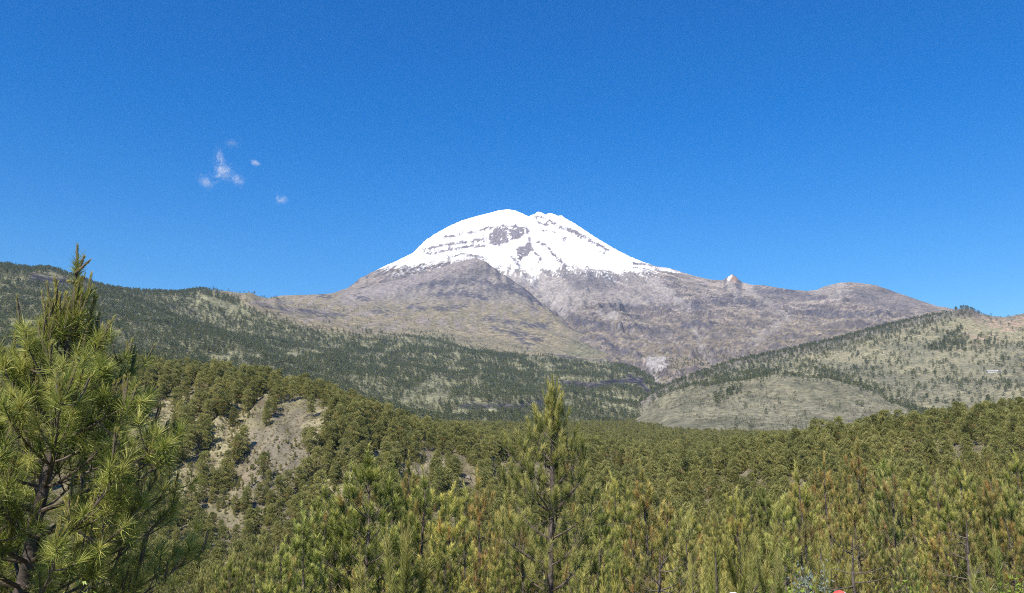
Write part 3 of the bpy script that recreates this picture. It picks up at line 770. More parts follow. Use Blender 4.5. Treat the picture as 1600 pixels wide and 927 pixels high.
def brush_pine(seed, Ht=2.6, arms=7, k=230, tint=0.45, skirt=0.0):
    """Very young pine: a short stem with a few long thick upright brushes and bare candles."""
    r = np.random.default_rng(seed)
    tr, cr = Acc(), Acc()
    tp = np.array([[0, 0, -0.3], [0.01, 0, Ht * 0.25], [0.02, 0.01, Ht * 0.5], [0.02, 0.01, Ht * 0.95]])
    tr.tube(tp, [0.05, 0.04, 0.03, 0.012], 7)
    O, A, Ls, T, Dy = [], [], [], [], []
    for t in range(3):
        O.append(tp[2]); A.append(unit(np.array([r.normal(0, 0.03), r.normal(0, 0.03), 1.0]))); Ls.append(Ht * 0.45); T.append(tint + 0.05); Dy.append(0)
    for b in range(arms):
        az = 2 * math.pi * (b + 0.7 * r.random()) / arms
        z = Ht * r.uniform(0.22, 0.58)
        p0 = np.array([0.01, 0, z])
        Lb = Ht * r.uniform(0.28, 0.42)
        P = curve(p0, (math.cos(az), math.sin(az), 0.7), Lb, 0.9, 6, 0.02, r)
        cr.tube(P, np.linspace(0.02, 0.009, 6), 5)
        for i in range(1, 5):
            O.append(P[i]); A.append(unit(P[i + 1] - P[i])); Ls.append(np.linalg.norm(P[i + 1] - P[i])); T.append(tint - 0.12 + 0.05 * i); Dy.append(0)
        O.append(P[-1]); A.append(unit(P[-1] - P[-2] + np.array([0, 0, 0.4]))); Ls.append(0.3); T.append(tint + 0.25); Dy.append(0.1)
    for s in range(int(14 * skirt)):
        az = r.random() * 6.28
        O.append(np.array([0.03 * math.cos(az), 0.03 * math.sin(az), Ht * r.uniform(0.1, 0.35)])); A.append(unit(np.array([math.cos(az), math.sin(az), -0.7]))); Ls.append(0.25); T.append(0.6); Dy.append(1.0)
    O, A, Ls, T, Dy = (np.array(z, float) for z in (O, A, Ls, T, Dy))
    cr.needles(O, A, Ls, k // 2, 0.16, 0.010, 0.75, 0.35, r, 1, T, 0.12, Dy, grad=0.3)
    # bare candles on top of each brush
    cO = O[(Dy < 0.5) & (Ls >= 0.29)]; cA = A[(Dy < 0.5) & (Ls >= 0.29)]; cL = Ls[(Dy < 0.5) & (Ls >= 0.29)]
    cr.needles(cO + cA * cL[:, None] * 0.9, unit(cA + np.array([0, 0, 0.5])), np.full(len(cO), 0.36), 110, 0.055, 0.009, 0.38, 0.2, r, 1, 0.72, 0.1, 0.25)
    return tr.mesh("pine_trunk", [M_BARK], True), cr.mesh("pine_crown", [M_TWIG, M_NEEDLE])

def mid_pine(seed, Ht=11.0, clumps=22, leaves=70, round_=0.5, tint=0.5, size=0.30):
    """Grown pine for the middle distance: irregular crown of needle clumps on limbs."""
    r = np.random.default_rng(seed)
    tr, cr = Acc(), Acc()
    z = np.linspace(0, Ht * 0.95, 6)
    tp = np.stack([0.12 * np.sin(z * 0.4 + seed), 0.12 * np.cos(z * 0.33 + seed), z], -1); tp[0, 2] = -1.0
    tr.tube(tp, np.linspace(0.19, 0.04, 6), 6)
    cz0 = Ht * r.uniform(0.06, 0.2)
    for c in range(clumps):
        f = (c + r.random()) / clumps
        zc = cz0 + (Ht - cz0) * f
        prof = math.sin(math.pi * min(1, 0.12 + 0.88 * f) ** (0.75 + round_ * 0.5)) * 0.9 + 0.12
        az = c * 2.4 + r.normal(0, 0.4)
        rr = Ht * 0.21 * prof * r.uniform(0.45, 1.1)
        q, _ = along(tp, min(0.99, max(0.1, (zc - 0.6) / (Ht * 0.95))))
        ctr = np.array([math.cos(az) * rr, math.sin(az) * rr, zc])
        if rr > 0.3:
            cr.tube(np.array([q, (q + ctr) / 2 - [0, 0, 0.1], ctr]), [0.05, 0.035, 0.02], 4)
        rc = Ht * r.uniform(0.085, 0.135)
        u = unit(r.normal(0, 1, (leaves, 3)))
        u[:, 2] = np.abs(u[:, 2]) * 1.1 - 0.35
        p = ctr + u * rc * (0.55 + 0.5 * r.random((leaves, 1))) * np.array([1.05, 1.05, 0.8])
        a = unit(u + np.array([0, 0, 0.7]) + r.normal(0, 0.3, (leaves, 3)))
        cr.needles(p, a, np.full(leaves, size * 0.6), 3, size, size * 0.42, 0.75, 0.4, r, 1, tint + r.normal(0, 0.12), 0.14, 0.0 if r.random() > 0.06 else 0.6)
    return tr.mesh("pine_trunk", [M_BARK], True), cr.mesh("pine_crown", [M_TWIG, M_MIDNEEDLE]), tr.merged(cr, 1).mesh("plateau_pine", [M_BARK, M_TWIG, M_MIDNEEDLE])

def far_pine(seed, Ht=12.0, n=70, size=1.15, wide=0.24, tint=0.45):
    """Distant pine: one small mesh, trunk and a ragged crown of leaf-clump faces."""
    r = np.random.default_rng(seed)
    a = Acc()
    a.tube(np.array([[0, 0, -1.5], [0, 0, Ht * 0.5], [0.1, 0, Ht * 0.9]]), [0.22, 0.15, 0.05], 3)
    f = r.random(n) ** 0.9
    z = Ht * (0.2 + 0.8 * f)
    prof = np.sin(math.pi * np.clip(0.15 + 0.85 * f, 0, 1) ** 0.9) * 0.85 + 0.12
    az = r.random(n) * 6.283
    rr = Ht * wide * prof * np.sqrt(r.random(n)) * (0.75 + 0.5 * np.sin(az * 2 + seed) ** 2)
    O = np.stack([np.cos(az) * rr, np.sin(az) * rr, z - 0.5], -1)
    u = unit(np.stack([np.cos(az), np.sin(az), np.full(n, 0.9)], -1) + r.normal(0, 0.35, (n, 3)))
    a.needles(O, u, np.full(n, 0.4), 1, size, size * 0.95, 0.4, 0.2, r, 1, tint, 0.2)
    return a.mesh("distant_pine", [M_BARK, M_CROWN])

def place(name, meshes, loc, rz, s, label, group=None, color=None, parts=("trunk", "crown"), category="tree"):
    e = bpy.data.objects.new(name, None)
    e.empty_display_size = 0.3
    e.location = loc; e.rotation_euler = (0, 0, rz); e.scale = (s, s, s) if np.isscalar(s) else s
    link(e); tag(e, label, category, group)
    for pn, me in zip(parts, meshes):
        o = bpy.data.objects.new(pn, me)
        if color is not None:
            o.color = (*color, 1)
        link(o, e)
    return e

# ---- instanced masses
def scatter_object(name, pts, scl, rot, idx, protos, label, flat=None, category=None):
    me = bpy.data.meshes.new(name)
    me.vertices.add(len(pts)); me.vertices.foreach_set("co", np.asarray(pts, np.float32).ravel())
    for k, v, ty in (("scl", scl, 'FLOAT'), ("rotz", rot, 'FLOAT'), ("pick", idx, 'INT')):
        at = me.attributes.new(k, ty, 'POINT'); at.data.foreach_set("value", np.asarray(v, np.int32 if ty == 'INT' else np.float32))
    o = link(bpy.data.objects.new(name, me))
    tag(o, label, kind="stuff", category=category)
    ng = bpy.data.node_groups.new(name + "_nodes", 'GeometryNodeTree')
    ng.interface.new_socket("Geometry", in_out='INPUT', socket_type='NodeSocketGeometry')
    ng.interface.new_socket("Geometry", in_out='OUTPUT', socket_type='NodeSocketGeometry')
    N, K = ng.nodes, ng.links
    gi, go = N.new('NodeGroupInput'), N.new('NodeGroupOutput')
    g2i = N.new('GeometryNodeGeometryToInstance')
    for m in reversed(protos):
        po = bpy.data.objects.new(name + "_kind", m)
        oi = N.new('GeometryNodeObjectInfo'); oi.inputs['Object'].default_value = po
        K.new(oi.outputs['Geometry'], g2i.inputs[0])
    iop = N.new('GeometryNodeInstanceOnPoints'); iop.inputs['Pick Instance'].default_value = True
    def na(k, ty):
        q = N.new('GeometryNodeInputNamedAttribute'); q.data_type = ty; q.inputs['Name'].default_value = k
        return [s for s in q.outputs if s.enabled and s.name == 'Attribute'][0]
    cx = N.new('ShaderNodeCombineXYZ'); K.new(na('rotz', 'FLOAT'), cx.inputs['Z'])
    K.new(gi.outputs[0], iop.inputs['Points']); K.new(g2i.outputs[0], iop.inputs['Instance'])
    K.new(na('pick', 'INT'), iop.inputs['Instance Index']); K.new(cx.outputs[0], iop.inputs['Rotation']); K.new(na('scl', 'FLOAT'), iop.inputs['Scale'])
    K.new(iop.outputs[0], go.inputs[0])
    md = o.modifiers.new("scatter", 'NODES'); md.node_group = ng
    return o

HILL = [far_pine(320 + i, 10.5, 84, 1.3, (0.34, 0.4, 0.46, 0.3)[i], (0.3, 0.4, 0.25, 0.35)[i]) for i in range(4)]
FAR = [far_pine(300 + i, 12, 80, 1.3, (0.26, 0.3, 0.34, 0.28, 0.32)[i], (0.35, 0.45, 0.5, 0.4, 0.3)[i]) for i in range(5)]
MIDT, MID, MIDI = zip(*[mid_pine(400 + i, 11.0, (22, 26, 20, 24, 18, 26)[i], 70, (0.2, 0.5, 0.8, 0.4, 0.9, 0.1)[i], (0.5, 0.42, 0.58, 0.5, 0.45, 0.62)[i], (0.46, 0.44, 0.5, 0.46, 0.5, 0.42)[i]) for i in range(6)])
def candidates(n, x0, x1, y0, y1, r):
    return r.uniform(x0, x1, n), r.uniform(y0, y1, n)

# forest on the flank
r = np.random.default_rng(11)
x, y = candidates(260000, -2600, 1000, 850, 4400, r)
z = FL.sample(x, y)
vis_ok = (z >= g_sample(x, y) - 1) & (z >= R.sample(x, y) - 1) & (z > V.sample(x, y) - 1)
a, b = project(x, y, z)
nm = fbm(x / 260, y / 260, 4, 72); nf = fbm(x / 50, y / 50, 4, 71); nc = fbm(x / 80, y / 1300, 4, 76); ns = fbm(x / 120, y / 120, 3, 75)
fo = sstep(-6, 10, b - poly_y(treeline, a) + 10 * nm)
dens = fo * np.clip(0.64 - 0.42 * sstep(-0.1, 0.45, nc * 0.9 + nf * 0.5) - 0.2 * sstep(0.1, 0.4, ns), 0.06, 1)
dens *= 1 - 0.75 * sstep(14, 6, near_line(a, b, [(640, 620), (680, 600), (700, 612), (670, 630)]))
dens *= 1 - 0.6 * sstep(560, 520, b) * sstep(560, 640, a)
dens = np.maximum(dens, 0.012 * (b > poly_y(treeline, a) - 40))
for ln, h, fl in F_LINES:
    if 455 < ln[0][1] < 560:
        dens *= 1 - 0.9 * (near_line(a, b + 2, ln) < 5)
for ln, wd in F_BLUFFS:
    dens *= 1 - 0.93 * sstep(wd + 1, wd - 1, near_line(a, b - 1, ln))
scl = 0.5 + 0.75 * r.random(len(x)); scl *= lerp(1.0, 0.8, sstep(3000, 4000, y))
# keep about one tree for each 75 square metres of forest
keep = vis_ok & (r.random(len(x)) < dens) & in_view(x, y, z) & seen(x, y, z + 12 * scl, 0.002)
x, y, z, scl = x[keep], y[keep], z[keep], scl[keep]
print("flank forest", len(x))
scatter_object("flank_forest", np.stack([x, y, z], -1), scl, r.random(len(x)) * 6.28, r.integers(0, 5, len(x)), FAR, "dark hazy pine forest covering the lower mountain flank", category="forest")

# trees on the right hills
x, y = candidates(90000, 330, 2500, 1250, 3300, r)
z = R.sample(x, y)
ok = (z >= g_sample(x, y)) & (z > FL.sample(x, y)) & (z > V.sample(x, y) - 2)
a, b = project(x, y, z)
nm = fbm(x / 130, y / 130, 3, 121)
dens = 0.21 * sstep(-0.3, 0.25, nm) + 0.03
band = near_line(a, b, [(1020, 612), (1080, 590), (1150, 572), (1230, 553), (1330, 530), (1420, 508), (1450, 500)])
dens = np.maximum(dens, 0.42 * sstep(22, 4, band + 16 * nm))
dens = np.maximum(dens, 0.8 * inside(a, b, [(1450, 545), (1480, 520), (1505, 507), (1515, 530), (1500, 548), (1470, 552)]))
dens = np.maximum(dens, 0.35 * inside(a, b, [(1520, 540), (1530, 525), (1565, 530), (1560, 545)]))
dens = np.maximum(dens, 0.5 * sstep(12, 5, near_line(a, b, [(1090, 600), (1180, 588), (1240, 560)]) + 6 * nm))
dens = np.maximum(dens, 0.4 * sstep(16, 4, near_line(a, b, [(1240, 560), (1290, 585), (1350, 600), (1410, 630), (1440, 650)]) + 6 * nm))
dens = np.maximum(dens, 0.5 * sstep(9, 3, near_line(a, b, [(1120, 625), (1150, 610), (1165, 595)]) + 5 * nm))
e = inside(a, b, [(1000, 640), (1040, 626), (1090, 611), (1150, 599), (1230, 594), (1300, 602), (1360, 617), (1410, 641), (1440, 680), (1000, 690)])
dens = np.where(e, np.where(near_line(a, b, [(1120, 625), (1150, 610)]) < 12, dens, 0.011 + 0.16 * sstep(14, 5, near_line(a, b, [(1000, 650), (1050, 668)]))), dens)
dens *= 1 - 0.9 * sstep(24, 10, near_line(a, b, [(1520, 510), (1600, 495)]))
scl = 0.6 + 0.65 * r.random(len(x))
keep = ok & (r.random(len(x)) < dens * 0.8) & in_view(x, y, z) & seen(x, y, z + 12 * scl, 0.002) & (np.hypot((a - 1555) / 3, b - 579) > 5)
x, y, z, scl = x[keep], y[keep], z[keep], scl[keep]
print("hill trees", len(x))
scatter_object("hillside_trees", np.stack([x, y, z], -1), scl, r.random(len(x)) * 6.28, r.integers(0, 4, len(x)), HILL, "small dark trees scattered over the pale grass hillside", category="trees")

# low scrub on the hills
x, y = candidates(75000, 330, 2500, 1250, 3000, r)
z = R.sample(x, y)
a, b = project(x, y, z)
ok = (z >= g_sample(x, y)) & (z > FL.sample(x, y)) & (z > V.sample(x, y) - 2) & (fbm(x / 90, y / 90, 3, 123) > -0.1)
keep = ok & in_view(x, y, z) & seen(x, y, z + 2, 0.0005) & (r.random(len(x)) < np.where(b > poly_y([(1000, 640), (1090, 611), (1230, 594), (1360, 617), (1440, 655), (1600, 700)], a), 0.8, 0.35))
x, y, z = x[keep], y[keep], z[keep]
print("scrub", len(x))
scatter_object("scrub", np.stack([x, y, z], -1), r.uniform(0.10, 0.34, len(x)), r.random(len(x)) * 6.28, r.integers(0, 4, len(x)), HILL, "low dark scrub dotted over the dry grass hills", category="scrub")

# sparse dark bushes on the bare shoulder and the volcano's foot
x, y = candidates(40000, -800, 2200, 2900, 4700, r)
z = V.sample(x, y)
ok = (z > FL.sample(x, y)) & (z > R.sample(x, y)) & (z > g_sample(x, y))
a, b = project(x, y, z)
nm = fbm(x / 150, y / 150, 3, 122)
dens = 0.10 * sstep(515, 560, b + 30 * nm) + 0.5 * sstep(18, 5, near_line(a, b, [(1030, 580), (1080, 572), (1150, 562)]) + 10 * nm)
scl = 0.35 + 0.5 * r.random(len(x))
keep = ok & (r.random(len(x)) < dens) & in_view(x, y, z) & seen(x, y, z + 8, 0.001)
x, y, z, scl = x[keep], y[keep], z[keep], scl[keep]
print("foot bushes", len(x))
scatter_object("timberline_trees", np.stack([x, y, z], -1), scl, r.random(len(x)) * 6.28, r.integers(0, 4, len(x)), HILL, "sparse stunted trees at the foot of the volcano", category="trees")

# plateau forest and the trees of the ravine's far wall (near ones become single trees below)
x, y = candidates(210000, -900, 1300, 170, 2300, r)
z = g_sample(x, y)
a, b = project(x, y, z)
ok = (z >= FL.sample(x, y)) & (z >= R.sample(x, y)) & (np.abs(x) < 0.72 * y + 20)
nm = fbm(x / 40, y / 40, 3, 131); ns = fbm(x / 26, y / 160, 3, 132)
xw, yw = candidates(6500, -340, 140, 262, 440, r)
x, y = np.concatenate([x, xw]), np.concatenate([y, yw])
z = g_sample(x, y); a, b = project(x, y, z)
ok = (z >= FL.sample(x, y)) & (z >= R.sample(x, y)) & (np.abs(x) < 0.72 * y + 20)
nm = fbm(x / 40, y / 40, 3, 131); ns = fbm(x / 22, y / 170, 3, 132)
plateau = sstep(385, 440, y)
dens = plateau * (0.30 + 0.25 * nm)
wall = (1 - plateau) * sstep(215, 300, y)
dens = dens + wall * np.clip(0.30 + 1.2 * ns, 0.04, 0.9) * 0.62
dens = dens + (1 - plateau) * (1 - sstep(215, 300, y)) * 0.30
right = (x > 60) & (y < 420)
dens = np.where(right, 0.33 + 0.2 * nm, dens)
for pg in BARE + STRAWP:
    dens = np.where(inside(a + 22 * nm, b, pg) & (y < 470), dens * 0.75, dens)
scl = 0.5 + 0.6 * r.random(len(x)); scl = np.where(y < 300, scl * 0.8, scl); scl = np.where(y > 450, scl * lerp(1.0, 0.8, sstep(450, 700, y)), scl)
keep = ok & (r.random(len(x)) < dens) & in_view(x, y, z) & seen(x, y, z + 11 * scl, 0.004)
x, y, z, scl = x[keep], y[keep], z[keep], scl[keep]
# thin out overlapping stems
cell = {}
order = np.argsort(r.random(len(x)))
ok2 = np.zeros(len(x), bool)
for i in order:
    sp_ = 3.6 if y[i] < 430 else 3.5
    key = (int(x[i] // sp_), int(y[i] // sp_))
    if key not in cell:
        cell[key] = i; ok2[i] = True
x, y, z, scl = x[ok2], y[ok2], z[ok2], scl[ok2]
print("plateau + wall", len(x))
idx = r.integers(0, 6, len(x)); rot = r.random(len(x)) * 6.28
near_i = np.argsort(y / scl + 1e4 * (y < 170))[:92]
is_near = np.zeros(len(x), bool); is_near[near_i] = True
scatter_object("plateau_forest", np.stack([x, y, z], -1)[~is_near], scl[~is_near], rot[~is_near], idx[~is_near], MIDI, "green pine forest filling the plateau beyond the ravine", category="forest")
_ONES = "zeroth first second third fourth fifth sixth seventh eighth ninth tenth eleventh twelfth thirteenth fourteenth fifteenth sixteenth seventeenth eighteenth nineteenth".split()
_TENS = {20: ("twentieth", "twenty"), 30: ("thirtieth", "thirty"), 40: ("fortieth", "forty"), 50: ("fiftieth", "fifty"), 60: ("sixtieth", "sixty"), 70: ("seventieth", "seventy")}
def ORD(n):
    if n < 20:
        return _ONES[n]
    t = _TENS[n // 10 * 10]
    return t[0] if n % 10 == 0 else t[1] + "-" + _ONES[n % 10]
sets = {}
for i in np.nonzero(is_near)[0]:
    pa, pb = project(x[i], y[i], z[i] + 11 * scl[i])
    sets.setdefault("slope" if pa < 620 else "edge" if pa < 1150 else "rise", []).append((float(pa), i))
TEXT = {"slope": ("bushy pine on the dry ravine slope, %s from the left among those nearest", "pines on the ravine slope"),
        "edge": ("bushy pine at the ravine edge, %s from the left among those nearest", "pines along the ravine edge"),
        "rise": ("full-grown pine on the rise behind the young stand, %s from the left", "pines on the rise behind the stand")}
for k_, lst in sets.items():
    for n_, (pa, i) in enumerate(sorted(lst)):
        place("pine_tree", (MIDT[idx[i]], MID[idx[i]]), (x[i], y[i], z[i]), rot[i], float(scl[i]), TEXT[k_][0] % ORD(n_ + 1), TEXT[k_][1])
# ================================================================== foreground
YOUNG = [young_pine(500 + i, *[(6.5, 1.9, 10, 5, 3), (6.8, 1.7, 10, 5, 3), (6.2, 2.0, 9, 5, 3), (7.0, 1.6, 11, 5, 2), (6.4, 1.9, 10, 5, 3), (6.6, 1.8, 10, 4, 3)][i],
                    dry_frac=(0.03, 0.06, 0.04, 0.30, 0.06, 0.55)[i], tint=(0.5, 0.42, 0.55, 0.5, 0.6, 0.5)[i], brush=(0.42, 0.46, 0.38, 0.44, 0.4, 0.42)[i]) for i in range(6)]
BRUSH = [brush_pine(520 + i, 2.6, (6, 7, 8)[i], 320, (0.4, 0.5, 0.62)[i], (0.6, 0.0, 0.3)[i]) for i in range(3)]

def top_at(px, py, Y):
    p = W(px, py, Y)
    g = float(g_sample(p[0], p[1]))
    return p[0], p[1], g, p[2] - g
def vary(r, a=0.3):
    v = 1 + r.uniform(-a, a)
    return (v * (1 + r.uniform(-0.08, 0.12)), v, v * (1 + r.uniform(-0.1, 0.1)))

# ---------------------------------------------------------------- the tall pine in the middle and the big pine at the left edge
def limb_pine(name, label, base, tp, tr_rad, limbs, needle_fn, seed, bark_sides=9):
    """A pine with every limb a part of its own: trunk, branch (> needles)."""
    e = bpy.data.objects.new(name, None); e.location = base; link(e); tag(e, label, "tree")
    a = Acc(); a.tube(tp, tr_rad, bark_sides)
    link(bpy.data.objects.new("trunk", a.mesh(name + "_trunk", [M_BARK], True)), e)
    for wood, ndl in limbs:
        b = link(bpy.data.objects.new("branch", wood), e)
        if ndl is not None:
            link(bpy.data.objects.new("needles", ndl), b)
    return e

def middle_pine():
    r = np.random.default_rng(77)
    Y = 22.0
    bx, by, bz, ht = top_at(861, 592, Y)
    knots = [W(px, py, Y) for px, py in ((859, 926), (861, 850), (863, 760), (863, 700), (864, 650), (863, 615), (863, 592))]
    base = np.array([knots[0][0] - 0.02, Y, bz])
    tp = np.array([[0, 0, -0.4]] + [k - base for k in knots])
    rad = np.interp(tp[:, 2], [0, ht * 0.4, ht * 0.8, ht], [0.105, 0.085, 0.05, 0.015])
    limbs = []
    whorl_py = [925, 884, 843, 802, 762, 724, 690, 660, 636]
    for wi, py in enumerate(whorl_py):
        zc = W(862, py, Y)[2] - base[2]
        xc = np.interp(zc, tp[:, 2], tp[:, 0])
        f = wi / (len(whorl_py) - 1)
        per = 5 if wi < 6 else 4
        reach = np.interp(py, [625, 650, 680, 720, 760, 800, 850, 900], [0.12, 0.26, 0.52, 0.95, 1.35, 1.6, 1.75, 1.75])
        for b in range(per):
            az = 2 * math.pi * (b + 0.7 * r.random()) / per + wi * 0.9
            Lb = reach * r.uniform(0.7, 1.12)
            P = curve((xc, 0, zc), (math.cos(az), math.sin(az), 0.22 + 0.5 * f), Lb, 0.7, 7, 0.06, r)
            wood, nd = Acc(), Acc()
            wood.tube(P, np.linspace(0.010 + 0.014 * Lb, 0.007, 7), 5)
            O, A, Ls, T, Dy = [], [], [], [], []
            def shoot(p, d, s):
                a_ = unit(0.3 * d + np.array([0, 0, 1.0]) + r.normal(0, 0.13, 3))
                O.append(p - a_ * 0.06); A.append(a_); Ls.append(0.40 * s * r.uniform(0.75, 1.25)); T.append(0.6 + r.normal(0, 0.14)); Dy.append(0.6 if r.random() < 0.035 else 0.0)
            shoot(P[-1], unit(P[-1] - P[-2]), 1.1)
            for s in range(int(1 + 3.9 * Lb)):
                t = r.uniform(0.42, 1.0)
                q, d = along(P, t)
                o = q + r.normal(0, 0.19, 3) * (0.4 + 0.8 * Lb) + np.array([0, 0, 0.04])
                wood.tube(np.array([q, (q + o) / 2 - [0, 0, 0.02], o]), [0.009, 0.007, 0.006], 4)
                shoot(o, unit(o - q), 0.95)
            O, A, Ls, T, Dy = (np.array(z) for z in (O, A, Ls, T, Dy))
            nd.needles(O, A, Ls, 130, 0.18, 0.0105, 1.0, 0.34, r, 0, T, 0.11, Dy, grad=0.9)  # brush shading put into needle colour, darker at the base
            limbs.append((wood.mesh("pine_branch", [M_TWIG]), nd.mesh("branch_needles", [M_NEEDLE])))
    wood, nd = Acc(), Acc()
    tipp = tp[-1]
    wood.tube(np.array([tipp - [0, 0, 0.3], tipp]), [0.014, 0.008], 5)
    O = np.array([tipp + [dx, dy, dz] for dx, dy, dz in ((0, 0, -0.55), (0, 0, -0.25), (0.09, 0.03, -0.42), (-0.08, 0.03, -0.45), (0.02, -0.09, -0.5), (0.15, 0, -0.8), (-0.14, 0.02, -0.8), (0.03, 0.12, -0.8))])
    A = unit(np.array([[0, 0, 1], [0, 0, 1], [0.12, 0, 1], [-0.12, 0, 1], [0, -0.1, 1], [0.25, 0, 1], [-0.25, 0, 1], [0, 0.2, 1.0]]))
    nd.needles(O, A, np.array([0.5, 0.3, 0.42, 0.4, 0.4, 0.45, 0.45, 0.4]), 110, 0.14, 0.009, 0.6, 0.18, r, 0, 0.6, 0.14)
    limbs.append((wood.mesh("pine_branch", [M_TWIG]), nd.mesh("branch_needles", [M_NEEDLE])))
    limb_pine("pine_tree", "tall slim pine with a bare dark trunk standing highest in the middle foreground", base, tp, rad, limbs, None, 77)
middle_pine()

def left_pine():
    r = np.random.default_rng(78)
    Y = 7.0
    knots = [W(px, py, Y) for px, py in ((12, 1000), (40, 900), (60, 800), (82, 700), (98, 600), (110, 510), (117, 450), (120, 425))]
    g = float(g_sample(knots[0][0] - 0.15, Y))
    base = np.array([knots[0][0] - 0.2, Y, g])
    tp = np.array([[0, 0, -0.4], [0.05, 0, 0.5]] + [k - base for k in knots])
    H0 = tp[-1, 2]
    rad = np.interp(tp[:, 2], [0, H0 * 0.5, H0 * 0.85, H0], [0.085, 0.06, 0.03, 0.012])
    limbs = []
    def clothe(P, n_side, s, upper):
        wood, nd = Acc(), Acc()
        Lb = np.linalg.norm(np.diff(P, axis=0), axis=1).sum()
        wood.tube(P, np.linspace(0.006 + 0.008 * Lb, 0.005, len(P)), 6)
        ends = [(P[-1], unit(P[-1] - P[-2]))]
        for k in range(n_side):
            t = r.uniform(0.22, 1.0)
            q, d = along(P, t)
            sd = unit(d + r.normal(0, 0.75, 3) + np.array([0, 0, 0.35]))
            Q = curve(q, sd, r.uniform(0.12, 0.34) * (0.6 + 0.4 * s), 0.6, 5, 0.06, r)
            wood.tube(Q, np.linspace(0.007, 0.005, 5), 5)
            ends.append((Q[-1], unit(Q[-1] - Q[-2])))
        O, A, Ls, T = [], [], [], []
        cO, cA, cL = [], [], []
        for p, d in ends:
            d = unit(d + np.array([0, 0, 0.35]))
            Ln = r.uniform(0.07, 0.13)
            O.append(p - d * Ln * 0.75); A.append(d); Ls.append(Ln); T.append(0.58 + r.normal(0, 0.14) + 0.1 * upper)
            if r.random() < 0.22 + 0.55 * upper:
                for c in range(r.integers(1, 4)):
                    ca = unit(0.5 * d + np.array([0, 0, 1.0]) + r.normal(0, 0.16, 3))
                    cl = r.uniform(0.12, 0.24) * (1 + 0.3 * upper)
                    cO.append(p + d * 0.02); cA.append(ca); cL.append(cl)
                    wood.tube(np.array([p, p + ca * cl]), [0.010, 0.007], 5)
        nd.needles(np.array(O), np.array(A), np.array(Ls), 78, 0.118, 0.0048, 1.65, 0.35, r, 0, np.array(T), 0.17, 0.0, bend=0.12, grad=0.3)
        if cO:
            nd.needles(np.array(cO), np.array(cA), np.array(cL), 120, 0.04, 0.0055, 0.5, 0.3, r, 0, 0.8, 0.1, 0.25)
        limbs.append((wood.mesh("pine_branch", [M_TWIG]), nd.mesh("branch_needles", [M_NEEDLE_LONG])))
    levels = [1050, 1010, 965, 920, 880, 840, 800, 762, 725, 690, 655, 622, 590, 560, 530, 505]
    for wi, py in enumerate(levels):
        c = W(0, py, Y)
        zc = c[2] - base[2]
        xc = np.interp(zc, tp[:, 2], tp[:, 0])
        upper = sstep(700, 500, py)
        reach = np.interp(py, [500, 530, 560, 600, 650, 720, 800, 900, 1010], [0.06, 0.13, 0.26, 0.46, 0.74, 1.08, 1.34, 1.5, 1.5])
        per = 6 if py > 640 else 4 if py > 570 else 3
        for b in range(per):
            az = 2 * math.pi * (b + 0.75 * r.random()) / per + wi * 1.1
            Lb = reach * r.uniform(0.72, 1.1)
            P = curve((xc, 0, zc), (math.cos(az), math.sin(az), 0.22 + 0.6 * upper), Lb, 0.55, 7, 0.05, r)
            clothe(P, int(1 + 10.0 * Lb), min(1.0, Lb), upper)
    # leader with its bare candles
    tip = tp[-1]
    wood, nd = Acc(), Acc()
    cand = [(tip, W(121, 384, Y) - base), (tip - [0, 0, 0.04], W(131, 402, Y) - base), (tip - [0, 0.03, 0.03], W(139, 408, Y) - base), (tip - [0, 0.02, 0.1], W(108, 440, Y) - base), (tip - [0, 0, 0.12], W(126, 436, Y) - base)]
    for p, q in cand:
        wood.tube(np.array([p, (p + q) / 2, q]), [0.013, 0.011, 0.007], 6)
    O = np.array([p for p, q in cand]); Q = np.array([q for p, q in cand])
    Ln = np.linalg.norm(Q - O, axis=1)
    nd.needles(O, unit(Q - O), Ln, 200, 0.04, 0.0055, 0.5, 0.3, r, 0, 0.75, 0.1, 0.3)
    O = np.array([along(tp, t)[0] for t in np.linspace(0.86, 0.995, 6)])
    nd.needles(O, np.tile([[0.03, 0, 1.0]], (6, 1)), np.full(6, 0.14), 45, 0.10, 0.0042, 1.0, 0.5, r, 0, 0.6, 0.16, 0.0, bend=0.2)
    limbs.append((wood.mesh("pine_branch", [M_TWIG]), nd.mesh("branch_needles", [M_NEEDLE_LONG])))
    limb_pine("pine_tree", "large near pine with long bright needles and upright candles at the left edge", base, tp, rad, limbs, None, 78)
left_pine()

# ---------------------------------------------------------------- single young pines named one by one
r = np.random.default_rng(90)
taken = []
def stand(px, py, Y, kind, label, group=None, color=None, ht_std=None, slim=1.0, brush=False, name="pine_tree"):
    x, y, g, ht = top_at(px, py, Y)
    m = BRUSH[kind] if brush else YOUNG[kind]
    h0 = 2.6 + 0.3 if brush else (6.5, 6.8, 6.2, 7.0, 6.4, 6.6)[kind] + 0.3
    s = ht / h0
    taken.append((x, y))
    return place(name, m, (x, y, g - 0.02), r.random() * 6.28, (s * slim, s * slim, s), label, group, color or vary(r))
NAMED = [(575, 716, 31, 2, "dense green pine with many upright brushes rising left of the tall middle pine", 1.45), (515, 764, 33, 0, "leafy pine with a pointed top at the near left of the stand", 1.3), (1008, 738, 33, 3, "rusty-tipped pine with a pointed crown just right of the tall middle pine", 1.2),
         (640, 726, 42, 3, "slim pine with reddish candles behind the dense green pine", 1.0), (752, 752, 40, 5, "browning pine standing close left of the tall middle pine", 1.0), (1335, 700, 72, 5, "tall thin-topped browning pine in the right half of the stand", 1.0),
         (960, 752, 46, 4, "pale green pine partly behind the tall middle pine", 1.0), (1450, 742, 62, 1, "dark green pine with a bare lower trunk near the right edge", 1.1), (1150, 776, 40, 4, "yellow-green pine with straight candles right of the rusty pine", 1.0)]
